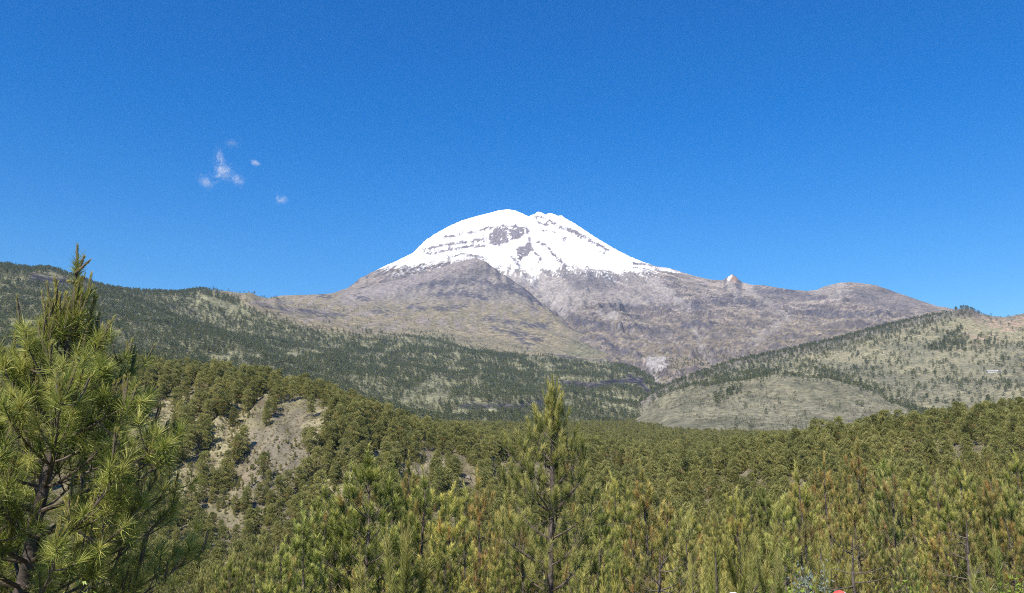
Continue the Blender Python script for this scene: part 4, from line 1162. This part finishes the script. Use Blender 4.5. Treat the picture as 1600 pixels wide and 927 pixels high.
for px, py, Y, k, lab, sl in NAMED:
    stand(px, py, Y, k, lab, slim=sl, color=tuple(np.array({0: (1.05, 1.12, 0.95), 1: (1.0, 1.08, 0.92), 2: (1.1, 1.16, 0.95), 3: (1.15, 1.05, 1.0), 4: (1.15, 1.15, 0.95), 5: (1.1, 0.95, 0.9)}[k])))
BR = [(635, 800, 20, 1, "young pine with a cluster of tall candles in front of the dense pine", (1, 1, 1)), (966, 872, 15, 2, "small bright yellow-green pine below the tall middle pine", (1.18, 1.15, 0.95)), (1212, 845, 17, 1, "small forked pine with dark brushes on a thin stem", (0.8, 0.85, 0.9)),
      (1280, 815, 19, 2, "young pine with three long green candles near the red cap", (1, 1, 1)), (1553, 812, 13, 0, "young pine with a fan of thick green brushes over brown dead needles", (0.85, 0.95, 0.9)), (1115, 822, 19, 2, "young pine with yellowish candles among the lower stand", (1.02, 1.05, 1)), (1160, 800, 22, 1, "tall candled young pine beside the yellowish young pine", (1, 1, 1)), (1078, 850, 18, 2, "low yellow-green young pine at the lower edge beside the candled pines", (1.05, 1.06, 1))]
for px, py, Y, k, lab, colr in BR:
    stand(px, py, Y, k, lab, brush=True, color=colr)

# ---------------------------------------------------------------- the rest of the young stand
limit = [(300, 905), (330, 885), (420, 855), (470, 835), (520, 805), (600, 795), (700, 800), (800, 815), (920, 820), (1000, 812), (1100, 795), (1200, 765), (1300, 735), (1400, 718), (1600, 708)]
n_made = 0
STAND = []
LOOKS = ("green", "dark green", "bushy green", "rust-flecked", "pale yellow-green", "browning")
FRESH = {0: (1.05, 1.12, 0.95), 1: (0.95, 1.05, 0.9), 2: (1.08, 1.14, 0.95), 3: (1.12, 1.05, 0.98), 4: (1.2, 1.18, 1.0), 5: (1.15, 1.0, 0.95)}
for px, py, Y, k, sl in [(545, 742, 34, 0, 1.2), (612, 742, 38, 1, 1.2), (666, 748, 36, 0, 1.25), (704, 772, 32, 4, 1.2), (482, 805, 29, 1, 1.3), (440, 852, 26, 0, 1.3), (728, 768, 44, 2, 1.1), (786, 778, 36, 3, 1.1), (932, 792, 33, 1, 1.2), (984, 770, 39, 0, 1.1), (1042, 772, 41, 3, 1.1), (1076, 802, 30, 4, 1.2),
                         (1192, 768, 45, 1, 1.1), (1240, 742, 54, 3, 1.0), (1290, 722, 60, 5, 1.0), (1378, 722, 58, 1, 1.1), (1420, 752, 47, 4, 1.15), (1500, 722, 58, 0, 1.1), (1542, 738, 50, 5, 1.1), (1588, 716, 58, 2, 1.1), (1330, 775, 38, 3, 1.2), (1480, 790, 36, 2, 1.2), (820, 800, 31, 0, 1.2), (360, 878, 27, 2, 1.2), (1565, 770, 38, 0, 1.2)]:
    c_ = np.array(FRESH[k]) * r.uniform(0.85, 1.2)
    e_ = stand(px, py, Y, k, "", "young pines of the foreground stand", color=tuple(c_), slim=sl)
    STAND.append((e_, LOOKS[k], float(px), Y))
tries = 0
while n_made < 160 and tries < 9000:
    tries += 1
    px = r.uniform(330, 1640)
    Y = 23 * (3.4 ** r.random())
    if px < 460:
        Y = r.uniform(24, 50)
    ht = r.uniform(3.6, 7.8) * (0.75 if Y < 30 else 1.0)
    X = (px - CX) / F_PX * Y * 1.02
    g = float(g_sample(X, Y))
    tx, ty = project(X, Y, g + ht)
    lim = float(poly_y(limit, tx))
    if ty < lim - 4:
        continue
    if px < 470 and ty < 835:
        continue
    dmin = min((math.hypot(X - a, Y - b) for a, b in taken), default=99)
    if dmin < (1.9 if Y < 45 else 2.2):
        continue
    if abs(tx - 862) < 42 and Y < 24:
        continue
    k = int(r.choice(6, p=[0.2, 0.2, 0.18, 0.14, 0.16, 0.12] if tx < 1230 else [0.15, 0.13, 0.13, 0.24, 0.1, 0.25]))
    taken.append((X, Y))
    look = ("green", "dark green", "bushy green", "rust-flecked", "pale yellow-green", "browning")[k]
    s = ht / 6.8
    e_ = place("pine_tree", YOUNG[k], (X, Y, g - 0.02), r.random() * 6.28, (s * r.uniform(0.95, 1.2), s * r.uniform(0.95, 1.2), s), "", "young pines of the foreground stand", vary(r))
    n_made += 1
    STAND.append((e_, look, float(tx), Y))
print("young pines", n_made, tries)
LANDMARKS = [(0, "the big pine at the left edge"), (575, "the dense green pine"), (862, "the tall middle pine"), (1008, "the rusty pointed pine"), (1335, "the thin-topped browning pine"), (1450, "the bare-trunked dark pine")]
ROWS = [(0, "front"), (31, "second"), (40, "third"), (52, "fourth"), (64, "back")]
buckets = {}
for e, look, tx, Y in STAND:
    mk = [m for m in LANDMARKS if m[0] <= tx][-1][1] if tx >= 0 else LANDMARKS[0][1]
    rw = [w for w in ROWS if w[0] <= Y][-1][1]
    buckets.setdefault((mk, rw), []).append((tx, look, e))
for (mk, rw), lst in buckets.items():
    for i, (tx, look, e) in enumerate(sorted(lst, key=lambda q: q[0])):
        e["label"] = "%s young pine in the %s row, %s right of %s" % (look, rw, ORD(i + 1), mk.replace(" at the left edge", ""))

# the stand goes on behind as one thicket
YI = [m[2] for m in YOUNG]
r = np.random.default_rng(91)
x, y = r.uniform(-70, 190, 16000), r.uniform(42, 215, 16000)
g = g_sample(x, y)
ht = r.uniform(4.2, 7.6, len(x))
tx, ty = project(x, y, g + ht)
a, b = project(x, y, g)
clear = np.zeros(len(x), bool)
for pg in BARE[-4:] + STRAWP[-1:]:
    clear |= inside(a, b, pg)
tk = np.array(taken)
ok = (ty > poly_y(limit, tx) - 6) & ((tx > 470) | (ty > 850)) & in_view(x, y, g + ht, 30) & ~clear
ok &= (fbm(x / 16, y / 16, 2, 141) > -0.16)
x, y, g, ht = x[ok], y[ok], g[ok], ht[ok]
cell = {}
pick_ = []
for p in tk:
    cell[(int(p[0] // 3.3), int(p[1] // 3.3))] = 1
for i in range(len(x)):
    key = (int(x[i] // 3.3), int(y[i] // 3.3))
    if key not in cell:
        cell[key] = 1; pick_.append(i)
x, y, g, ht = x[pick_], y[pick_], g[pick_], ht[pick_]
print("thicket", len(x))
scatter_object("pine_thicket", np.stack([x, y, g], -1), ht / 6.8, r.random(len(x)) * 6.28, r.integers(0, 6, len(x)), YI, "dense thicket of young pines going back behind the front rows", category="forest")

# ---------------------------------------------------------------- bunch grass
def tussock(seed, blades, h, w, spread):
    r = np.random.default_rng(seed)
    a = Acc()
    O = np.concatenate([r.normal(0, spread * 0.25, (blades, 2)), np.full((blades, 1), -0.05)], 1)
    az = r.random(blades) * 6.28
    A = unit(np.stack([np.cos(az) * spread, np.sin(az) * spread, np.full(blades, 1.0)], -1))
    a.needles(O, A, np.full(blades, 0.02), 1, h, w, 0.35, 0.2, r, 0, 0.5, 0.22, 0.0, bend=0.5)
    return a.mesh("bunch_grass", [M_STRAW])
TUS = [tussock(600 + i, 34, 0.55, 0.022, 0.55) for i in range(3)] 
TUSF = [tussock(610 + i, 22, 0.95, 0.10, 0.7) for i in range(3)]
x, y = r.uniform(-330, 260, 90000), r.uniform(150, 470, 90000)
g = g_sample(x, y)
a, b = project(x, y, g)
nm = fbm(x / 12, y / 12, 3, 151)
dens = np.clip(0.30 + 0.9 * nm, 0.03, 0.9)
for pg in BARE:
    dens = np.where(inside(a, b, pg), 0.42, dens)
for pg in STRAWP:
    dens = np.where(inside(a, b, pg), 0.9, dens)
ok = (r.random(len(x)) < dens) & in_view(x, y, g, 10) & seen(x, y, g + 1.2, 0.001)
x, y, g = x[ok], y[ok], g[ok]
print("slope grass", len(x))
scatter_object("bunch_grass", np.stack([x, y, g], -1), r.uniform(0.6, 1.25, len(x)), r.random(len(x)) * 6.28, r.integers(0, 3, len(x)), TUSF, "straw-coloured bunch grass covering the ravine slopes", category="grass")
x, y = r.uniform(-30, 90, 60000), r.uniform(6, 120, 60000)
g = g_sample(x, y)
nm = fbm(x / 5, y / 5, 2, 152)
ok = (r.random(len(x)) < np.clip(0.5 + 0.8 * nm, 0.1, 1)) & in_view(x, y, g, 20)
x, y, g = x[ok], y[ok], g[ok]
print("near grass", len(x))
scatter_object("meadow_grass", np.stack([x, y, g], -1), r.uniform(0.6, 1.3, len(x)), r.random(len(x)) * 6.28, r.integers(0, 3, len(x)), TUS, "dry bunch grass on the ground between the young pines", category="grass")

# low shrubs on the ravine slopes
x, y = r.uniform(-330, 260, 14000), r.uniform(200, 460, 14000)
g = g_sample(x, y)
ok = in_view(x, y, g, 10) & seen(x, y, g + 1.5, 0.001) & (fbm(x / 25, y / 60, 3, 153) > -0.1)
x, y, g = x[ok], y[ok], g[ok]
print("shrubs", len(x))
scatter_object("slope_shrubs", np.stack([x, y, g], -1), r.uniform(0.10, 0.24, len(x)), r.random(len(x)) * 6.28, r.integers(0, 6, len(x)), MIDI, "low olive shrubs dotted over the ravine slopes", category="shrubs")
# ================================================================== small things
M_WHITE = simple_mat("white_roof_sheet", (0.44, 0.45, 0.47), (0.6, 0.6, 0.6), 0.3, rough=0.4, bump=0.01, spec=0.5)
M_WALL = simple_mat("weathered_wall", (0.36, 0.34, 0.31), (0.48, 0.46, 0.42), 0.4)
M_DARKW = simple_mat("dark_opening", (0.03, 0.03, 0.035), (0.05, 0.05, 0.055), 1.0)
M_STONE = simple_mat("pale_stone", (0.15, 0.125, 0.095), (0.29, 0.245, 0.19), 0.9, bump=0.5)
M_RUST = simple_mat("reddish_stone", (0.30, 0.17, 0.12), (0.42, 0.27, 0.19), 4.0, bump=0.05)

def box_mesh(name, lo, hi, mat):
    v = np.array([(x, y, z) for x in (lo[0], hi[0]) for y in (lo[1], hi[1]) for z in (lo[2], hi[2])], float)
    f = np.array([(0, 1, 3, 2), (4, 6, 7, 5), (0, 4, 5, 1), (2, 3, 7, 6), (0, 2, 6, 4), (1, 5, 7, 3)])
    return mesh_from(name, v, f, [mat])
def gable(name, x0, x1, y0, y1, z0, z1, t, mat):
    ym = (y0 + y1) / 2
    prof = [(y0, z0), (ym, z1), (y1, z0), (y1, z0 + t), (ym, z1 + t), (y0, z0 + t)]
    v = [(x, a, b) for x in (x0, x1) for a, b in prof]
    f4 = [(0, 1, 7, 6), (1, 2, 8, 7), (2, 3, 9, 8), (3, 4, 10, 9), (4, 5, 11, 10), (5, 0, 6, 11), (0, 5, 4, 1), (1, 4, 3, 2), (6, 7, 10, 11), (7, 8, 9, 10)]
    return mesh_from(name, np.array(v, float), np.array(f4), [mat])
def find_on(layer, px, py, y0, y1):
    """The distance at which the landform is seen at a point of the photograph."""
    ys = np.linspace(y0, y1, 500)
    p = W(px, py, ys)
    d = layer.sample(p[:, 0], p[:, 1]) - p[:, 2]
    k = np.nonzero((d[:-1] < 0) & (d[1:] >= 0))[0]
    return p[k[0]] if len(k) else p[int(np.argmin(np.abs(d)))]
hp = find_on(R, 1554, 582, 1500, 2800)
hut = bpy.data.objects.new("mountain_hut", None); hut.location = hp; hut.rotation_euler = (0, 0, -0.15); hut.scale = (0.72, 0.72, 0.72); link(hut)
tag(hut, "low white-roofed hut alone among the trees on the pale hillside", "hut")
for me, nm in ((box_mesh("hut_wall", (-24, -5, -4), (6, 5, 3.0), M_WALL), "wall"), (box_mesh("hut_wing", (10.5, -4, -4), (23, 4, 2.6), M_WALL), "wall"), (box_mesh("hut_link", (6.05, -5.6, -4), (10.4, 5.6, 4.4), M_WALL), "wall"),
               (gable("hut_roof", -25, 6.0, -6.2, 6.2, 3.05, 6.2, 0.35, M_WHITE), "roof"), (gable("hut_wing_roof", 10.6, 24, -5.0, 5.0, 2.65, 5.0, 0.35, M_WHITE), "roof"), (gable("hut_link_roof", 5.6, 10.9, -6.6, 6.6, 4.45, 8.0, 0.4, M_WHITE), "roof"),
               (box_mesh("hut_door", (7.0, -5.8, -1.0), (9.4, -5.62, 2.6), M_DARKW), "door")):
    link(bpy.data.objects.new(nm, me), hut)
for wx in (-21, -15, -9, -3, 13, 19):
    link(bpy.data.objects.new("window", box_mesh("hut_window", (wx, -5.12 if wx < 6 else -4.12, 0.8), (wx + 2.2, -5.02 if wx < 6 else -4.02, 2.2), M_DARKW)), hut)

# rocks on the ravine edge and by the big pine
def rock_mesh(seed, sx, sy, sz, mat):
    rr = np.random.default_rng(seed)
    nu, nv = 14, 9
    th = np.linspace(0, 2 * math.pi, nu, endpoint=False); ph = np.linspace(0.0, math.pi, nv)
    v = np.array([(math.sin(p) * math.cos(t), math.sin(p) * math.sin(t), math.cos(p)) for p in ph for t in th])
    k = 0.75 + 0.55 * np.clip(fbm(v[:, 0] * 1.3 + seed, v[:, 1] * 1.3 + v[:, 2] * 1.7, 3, seed) + 0.2, -0.4, 0.8)
    for _ in range(7):
        n_ = unit(rr.normal(0, 1, 3)); c_ = rr.uniform(0.55, 0.8)
        d_ = v @ n_ * k
        k = np.where(d_ > c_, k * c_ / np.maximum(d_, 1e-6), k)
    v = v * k[:, None] * np.array([sx, sy, sz])
    i = np.arange(nu * nv).reshape(nv, nu)
    f = np.stack([i[:-1], i[1:], np.roll(i[1:], -1, 1), np.roll(i[:-1], -1, 1)], -1).reshape(-1, 4)
    return mesh_from("rock", v, f, [mat])
def ground_at(px, py, y0, y1):
    ys = np.linspace(y0, y1, 600)
    p = W(px, py, ys)
    d = g_sample(p[:, 0], p[:, 1]) - p[:, 2]
    k = np.nonzero((d[:-1] < 0) & (d[1:] >= 0))[0]
    return p[k[0]] if len(k) else p[int(np.argmin(np.abs(d)))]
ROCKS = [(585, 690, "pale outcrop at the bend of the ravine rim"), (668, 712, "broad pale outcrop right of the dense pine top on the ravine rim"), (690, 730, "cracked pale rock just below the broad outcrop"), (535, 690, "brown rock ledge high on the bare ravine slope"), (480, 650, "tan rock at the crest of the bare ravine slope"),
         (455, 760, "grey rock low in the bare gully"), (500, 792, "dark grey rock at the foot of the bare gully"), (972, 745, "pale rock at the plateau edge right of the tall middle pine"), (1180, 742, "long pale rock on the ravine rim far right of the tall pine"), (1200, 735, "small pale rock at the right end of the ravine rim"), (1400, 718, "flat pale rock on the grassy rise"), (730, 745, "grey rock beside the ravine left of the tall middle pine")]
for k, (px, py, lab) in enumerate(ROCKS):
    p = ground_at(px, py, 150, 520)
    rr = np.random.default_rng(k + 40)
    s = rr.uniform(1.0, 2.0)
    o = bpy.data.objects.new("rock", rock_mesh(700 + k, s * 1.7, s * 1.1, s * 0.9, M_STONE)); o.location = (p[0], p[1], float(g_sample(p[0], p[1])) - 0.25 * s); o.rotation_euler = (0, 0, rr.random() * 6)
    tag(link(o), lab, "rock", "rocks along the ravine")
p = ground_at(262, 893, 10, 40)
o = bpy.data.objects.new("rock", rock_mesh(731, 0.28, 0.24, 0.2, M_RUST)); o.location = (p[0], p[1], float(g_sample(p[0], p[1])) + 0.08)
tag(link(o), "small reddish stone under the branches of the big left pine", "rock")

# broad-leaved shrubs at the lower edge
def leaf_mat(name, a, b, c):
    return needle_mat(name, a, b, c, (0.3, 0.2, 0.1), 0.35)
M_LEAF_GREY = leaf_mat("grey_green_leaf", (0.16, 0.20, 0.15), (0.30, 0.35, 0.28), (0.48, 0.52, 0.46))
M_LEAF_LIME = leaf_mat("lime_leaf", (0.12, 0.20, 0.03), (0.27, 0.36, 0.05), (0.45, 0.50, 0.10))
def shrub(px, py, Y, wide, mat, seed, label, leaf=0.05):
    x, y, g, ht = top_at(px, py, Y)
    rr = np.random.default_rng(seed)
    st, lf = Acc(), Acc()
    for k in range(13):
        az = rr.random() * 6.28
        P = curve((0, 0, -0.05), (math.cos(az) * rr.uniform(0.2, 1) * wide, math.sin(az) * rr.uniform(0.2, 1) * wide, ht), ht * rr.uniform(0.75, 1.02), 0.25, 6, 0.07, rr)
        st.tube(P, np.linspace(0.014, 0.004, 6), 5)
        n = 90
        t = rr.uniform(0.3, 1.0, n)
        O = np.array([along(P, q)[0] for q in t]) + rr.normal(0, 0.07, (n, 3))
        A = unit(rr.normal(0, 1, (n, 3)) + np.array([0, 0, 0.6]))
        lf.needles(O, A, np.full(n, 0.02), 3, leaf * 1.1, leaf * 0.55, 0.9, 0.5, rr, 0, 0.5, 0.2)
    e = bpy.data.objects.new("shrub", None); e.location = (x, y, g); link(e); tag(e, label, "shrub")
    link(bpy.data.objects.new("stems", st.mesh("shrub_stems", [M_TWIG])), e)
    link(bpy.data.objects.new("leaves", lf.mesh("shrub_leaves", [mat])), e)
shrub(1283, 884, 14, 0.5, M_LEAF_GREY, 1, "small shrub with pale grey-green leaves beside the red cap")
shrub(1265, 908, 11, 0.5, M_LEAF_LIME, 2, "lime green shrub at the lower edge left of the red cap")
shrub(1592, 893, 11, 0.5, M_LEAF_LIME, 3, "bright green shrub in the lower right corner")
shrub(1390, 905, 13, 0.4, M_LEAF_LIME, 4, "light green shrub at the lower edge right of the red cap")
shrub(22, 905, 5.2, 0.35, M_LEAF_LIME, 5, "bright green shrub in the lower left corner under the big pine", 0.03)

# leafless pines with dead dark limbs
def dead_pine(px, py, Y, seed, label):
    x, y, g, ht = top_at(px, py, Y)
    rr = np.random.default_rng(seed)
    e = bpy.data.objects.new("dead_pine", None); e.location = (x, y, g); link(e); tag(e, label, "dead tree")
    tp = np.array([[0, 0, -0.2], [0.03, 0, ht * 0.4], [-0.02, 0.02, ht * 0.75], [0.02, 0, ht]])
    a = Acc(); a.tube(tp, [0.06, 0.045, 0.03, 0.01], 7)
    link(bpy.data.objects.new("trunk", a.mesh("dead_trunk", [M_BARK], True)), e)
    for k in range(20):
        z = ht * rr.uniform(0.2, 0.95); az = rr.random() * 6.28; L_ = (ht - z) * 0.35 + 0.35
        P = curve((0, 0, z), (math.cos(az), math.sin(az), rr.uniform(-0.15, 0.3)), L_ * rr.uniform(0.7, 1.2), 0.35, 6, 0.1, rr)
        b = Acc(); b.tube(P, np.linspace(0.016, 0.004, 6), 4)
        for q in range(3):
            c_, d_ = along(P, rr.uniform(0.3, 0.9))
            b.tube(curve(c_, unit(d_ + rr.normal(0, 0.7, 3)), 0.28, 0.2, 4, 0.1, rr), np.linspace(0.007, 0.003, 4), 3)
        link(bpy.data.objects.new("branch", b.mesh("dead_branch", [M_TWIG])), e)
dead_pine(1508, 812, 15.5, 1, "bare dark pine skeleton left of the fan-shaped young pine")
dead_pine(1330, 842, 17, 2, "thin leafless pine with dark limbs above the red cap")
dead_pine(1030, 862, 17, 3, "leafless brown pine low between the tall middle pine and candled pines")

# two people at the lower edge, of whom only the caps reach into the picture
M_SKIN = simple_mat("skin", (0.36, 0.22, 0.15), (0.42, 0.26, 0.18), 8, rough=0.6, bump=0.001)
M_HAIR = simple_mat("dark_hair", (0.02, 0.015, 0.012), (0.04, 0.03, 0.025), 30)
M_SHIRT = simple_mat("blue_cloth", (0.05, 0.08, 0.16), (0.07, 0.11, 0.2), 12)
M_TROUSER = simple_mat("grey_cloth", (0.08, 0.08, 0.085), (0.12, 0.12, 0.125), 12)
M_REDCAP = simple_mat("red_cap_cloth", (0.62, 0.07, 0.06), (0.70, 0.10, 0.08), 14)
M_WHITECAP = simple_mat("white_cap_cloth", (0.72, 0.70, 0.66), (0.80, 0.78, 0.74), 14)
def person(px, py, Y, cap_mats, label, seed):
    top = W(px, py, Y)
    g = float(g_sample(top[0], top[1]))
    ht = top[2] - g
    s = ht / 1.76
    e = bpy.data.objects.new("person", None); e.location = (top[0], top[1], g); e.scale = (s, s, s); link(e); tag(e, label, "person")
    J = {"pelvis": (0, 0, 0.95), "waist": (0, 0, 1.08), "chest": (0, 0, 1.30), "neck": (0, 0, 1.47), "jaw": (0, 0.03, 1.56), "crown": (0, 0.01, 1.68),
         "sl": (-0.18, 0, 1.40), "el": (-0.24, 0.0, 1.12), "wl": (-0.23, 0.08, 0.88), "hl": (-0.22, 0.11, 0.79), "sr": (0.18, 0, 1.40), "er": (0.24, 0, 1.12), "wr": (0.23, 0.08, 0.88), "hr": (0.22, 0.11, 0.79),
         "hipl": (-0.09, 0, 0.90), "kl": (-0.10, 0.02, 0.50), "al": (-0.10, 0, 0.08), "tl": (-0.11, 0.16, 0.04), "hipr": (0.09, 0, 0.90), "kr": (0.10, 0.02, 0.50), "ar": (0.10, 0, 0.08), "tr": (0.11, 0.16, 0.04)}
    rad = dict(pelvis=0.15, waist=0.13, chest=0.15, neck=0.055, jaw=0.075, crown=0.085, sl=0.07, el=0.045, wl=0.032, hl=0.03, sr=0.07, er=0.045, wr=0.032, hr=0.03, hipl=0.09, kl=0.06, al=0.045, tl=0.035, hipr=0.09, kr=0.06, ar=0.045, tr=0.035)
    E = [("pelvis", "waist"), ("waist", "chest"), ("chest", "neck"), ("neck", "jaw"), ("jaw", "crown"), ("chest", "sl"), ("sl", "el"), ("el", "wl"), ("wl", "hl"), ("chest", "sr"), ("sr", "er"), ("er", "wr"), ("wr", "hr"), ("pelvis", "hipl"), ("hipl", "kl"), ("kl", "al"), ("al", "tl"), ("pelvis", "hipr"), ("hipr", "kr"), ("kr", "ar"), ("ar", "tr")]
    ks = list(J)
    verts = [J[k] for k in ks]; edges = [(ks.index(a), ks.index(b)) for a, b in E]; rads = [rad[k] for k in ks]
    for hand, sx in (("hl", -1), ("hr", 1)):
        h = np.array(J[hand])
        for dx, dy, ln_ in ((0.035 * -sx, 0.03, 0.05), (0.018, 0.03, 0.085), (0.004, 0.032, 0.09), (-0.010, 0.03, 0.085), (-0.022, 0.026, 0.07)):
            a0 = len(verts)
            verts += [tuple(h + [dx, dy * 0.5, -0.04]), tuple(h + [dx, dy, -0.04 - ln_])]; rads += [0.010, 0.008]
            edges += [(ks.index(hand), a0), (a0, a0 + 1)]
    me = bpy.data.meshes.new("person_body"); me.from_pydata(verts, edges, []); me.update()
    for m in (M_SHIRT, M_TROUSER, M_SKIN):
        me.materials.append(m)
    body = link(bpy.data.objects.new("body", me), e)
    sk = body.modifiers.new("skin", 'SKIN'); body.modifiers.new("smooth", 'SUBSURF').levels = 1
    for i, q in enumerate(rads):
        me.skin_vertices[0].data[i].radius = (q, q)
    me.skin_vertices[0].data[0].use_root = True
    def dome(name, rx, ry, rz, c, mats, z_cut, split=False):
        nu, nv = 28, 9
        th = np.linspace(0, 2 * math.pi, nu, endpoint=False); ph = np.linspace(0.02, z_cut, nv)
        v = np.array([(c[0] + rx * math.sin(p) * math.cos(t), c[1] + ry * math.sin(p) * math.sin(t), c[2] + rz * math.cos(p)) for p in ph for t in th])
        i = np.arange(nu * nv).reshape(nv, nu)
        f = np.stack([i[:-1], i[1:], np.roll(i[1:], -1, 1), np.roll(i[:-1], -1, 1)], -1).reshape(-1, 4)
        fm = (v[f].mean(1)[:, 0] > c[0] + 0.045).astype(int) if split else np.zeros(len(f), int)
        return mesh_from(name, v, f, mats, fm, smooth=True)
    link(bpy.data.objects.new("hair", dome("hair", 0.094, 0.104, 0.10, (0, -0.006, 1.64), [M_HAIR], 1.9)), e)
    cap = link(bpy.data.objects.new("cap", dome("cap", 0.103, 0.113, 0.10, (0, 0, 1.66), cap_mats, 1.6, len(cap_mats) > 1)), e)
    vz = np.array([(sx * 0.09 * math.cos(t), 0.10 + 0.10 * math.sin(t), 1.662 - 0.02 * math.sin(t) + dz) for dz in (0, -0.006) for sx in (1,) for t in np.linspace(0, math.pi, 9)])
    fz = [(k, k + 1, k + 10, k + 9) for k in range(8)]
    vm = bpy.data.meshes.new("cap_visor"); vm.from_pydata([tuple(q) for q in vz], [], fz + [tuple(range(9)), tuple(range(17, 8, -1))]); vm.materials.append(cap_mats[0]); vm.update()
    link(bpy.data.objects.new("visor", vm), cap)
person(1312, 922.6, 10.0, [M_REDCAP, M_WHITECAP], "person wearing a red and white cap, only the cap showing at the lower edge", 1)
person(1146, 925.5, 10.4, [M_WHITECAP], "person in a white cap, only its top showing at the lower edge", 2)
# ================================================================== air: haze and the small clouds
def box(name, lo, hi):
    v = np.array([(x, y, z) for x in (lo[0], hi[0]) for y in (lo[1], hi[1]) for z in (lo[2], hi[2])], float)
    f = np.array([(0, 1, 3, 2), (4, 6, 7, 5), (0, 4, 5, 1), (2, 3, 7, 6), (0, 2, 6, 4), (1, 5, 7, 3)])
    return mesh_from(name, v, f)
hm, n, l, out = new_mat("thin_mountain_haze")
pv = n.new("ShaderNodeVolumePrincipled")
pv.inputs["Color"].default_value = (0.27, 0.50, 1.0, 1)
pv.inputs["Absorption Color"].default_value = (1, 1, 1, 1)
pv.inputs["Density"].default_value = 2.5e-5
pv.inputs["Anisotropy"].default_value = 0.0
l.new(pv.outputs[0], out.inputs["Volume"])
hb = box("haze", (-9000, -950, float(GZ.min()) - 2), (9000, 9400, float(V.Z.max()) + 25))
hb.materials.append(hm)
tag(link(bpy.data.objects.new("haze", hb)), "thin bluish mountain haze", kind="stuff")

def blob(name, rx, ry, rz, nu=20, nv=12):
    th = np.linspace(0, 2 * math.pi, nu, endpoint=False); ph = np.linspace(0, math.pi, nv)
    v = np.array([(rx * math.sin(p) * math.cos(t), ry * math.sin(p) * math.sin(t), rz * math.cos(p)) for p in ph for t in th])
    i = np.arange(nu * nv).reshape(nv, nu)
    f = np.stack([i[:-1], i[1:], np.roll(i[1:], -1, 1), np.roll(i[:-1], -1, 1)], -1).reshape(-1, 4)
    return mesh_from(name, v, f)
def cloud_mat(name, density, seed):
    m, n, l, out = new_mat(name)
    tc = n.new("ShaderNodeTexCoord")
    gen = n.new("ShaderNodeVectorMath"); gen.operation = 'MULTIPLY_ADD'; gen.inputs[1].default_value = (2, 2, 2); gen.inputs[2].default_value = (-1, -1, -1)
    l.new(tc.outputs["Generated"], gen.inputs[0])
    ln = n.new("ShaderNodeVectorMath"); ln.operation = 'LENGTH'; l.new(gen.outputs[0], ln.inputs[0])
    off = n.new("ShaderNodeVectorMath"); off.operation = 'ADD'; off.inputs[1].default_value = (seed * 3.7, seed * 1.3, seed * 2.9); l.new(gen.outputs[0], off.inputs[0])
    ns = n.new("ShaderNodeTexNoise"); ns.inputs["Scale"].default_value = 2.2; ns.inputs["Detail"].default_value = 5; ns.inputs["Roughness"].default_value = 0.68; ns.inputs["Distortion"].default_value = 1.6
    l.new(off.outputs[0], ns.inputs["Vector"])
    sub = n.new("ShaderNodeMath"); sub.operation = 'MULTIPLY_ADD'; sub.inputs[1].default_value = -0.36; sub.inputs[2].default_value = 0.02; l.new(ln.outputs["Value"], sub.inputs[0])
    add = n.new("ShaderNodeMath"); add.operation = 'ADD'; l.new(ns.outputs["Fac"], add.inputs[0]); l.new(sub.outputs[0], add.inputs[1])
    mr = n.new("ShaderNodeMapRange"); mr.inputs["From Min"].default_value = 0.37; mr.inputs["From Max"].default_value = 0.58; mr.inputs["To Min"].default_value = 0; mr.inputs["To Max"].default_value = density
    l.new(add.outputs[0], mr.inputs["Value"])
    pv = n.new("ShaderNodeVolumePrincipled"); pv.inputs["Color"].default_value = (0.9, 0.95, 1, 1); pv.inputs["Absorption Color"].default_value = (1, 1, 1, 1); pv.inputs["Anisotropy"].default_value = 0.0
    l.new(mr.outputs[0], pv.inputs["Density"]); l.new(pv.outputs[0], out.inputs["Volume"])
    return m
CLOUDS = [(349, 268, 24, 22, 0.0085, 0.3, "brightest wisp of cloud, the middle of the small cluster"), (343, 245, 12, 23, 0.0085, -0.2, "thin upright wisp of cloud above the brightest wisp"), (322, 284, 22, 15, 0.005, 0.5, "faint slanting wisp of cloud left of the brightest wisp"),
          (371, 283, 19, 15, 0.0055, 0.2, "small curled wisp of cloud right of the brightest wisp"), (399, 255, 13, 7, 0.013, 0.4, "tiny bright fleck of cloud apart to the right of the cluster"), (440, 312, 15, 13, 0.008, -0.3, "small arched wisp of cloud lowest of all"), (362, 225, 20, 10, 0.002, 0.0, "very faint veil of cloud highest of all")]
for k, (px, py, a, b, d, tilt, lab) in enumerate(CLOUDS):
    c = W(px, py, 11500.0); sc = 11500.0 / F_PX
    me = blob("cloud", 1.35 * a * sc, 1.1 * a * sc, 1.35 * b * sc)
    me.materials.append(cloud_mat("cloud_vapour", d, k + 2))
    o = bpy.data.objects.new("cloud", me); o.location = c; o.rotation_euler = (0, tilt, 0)
    tag(link(o), lab, "cloud", "small wisps of cloud")
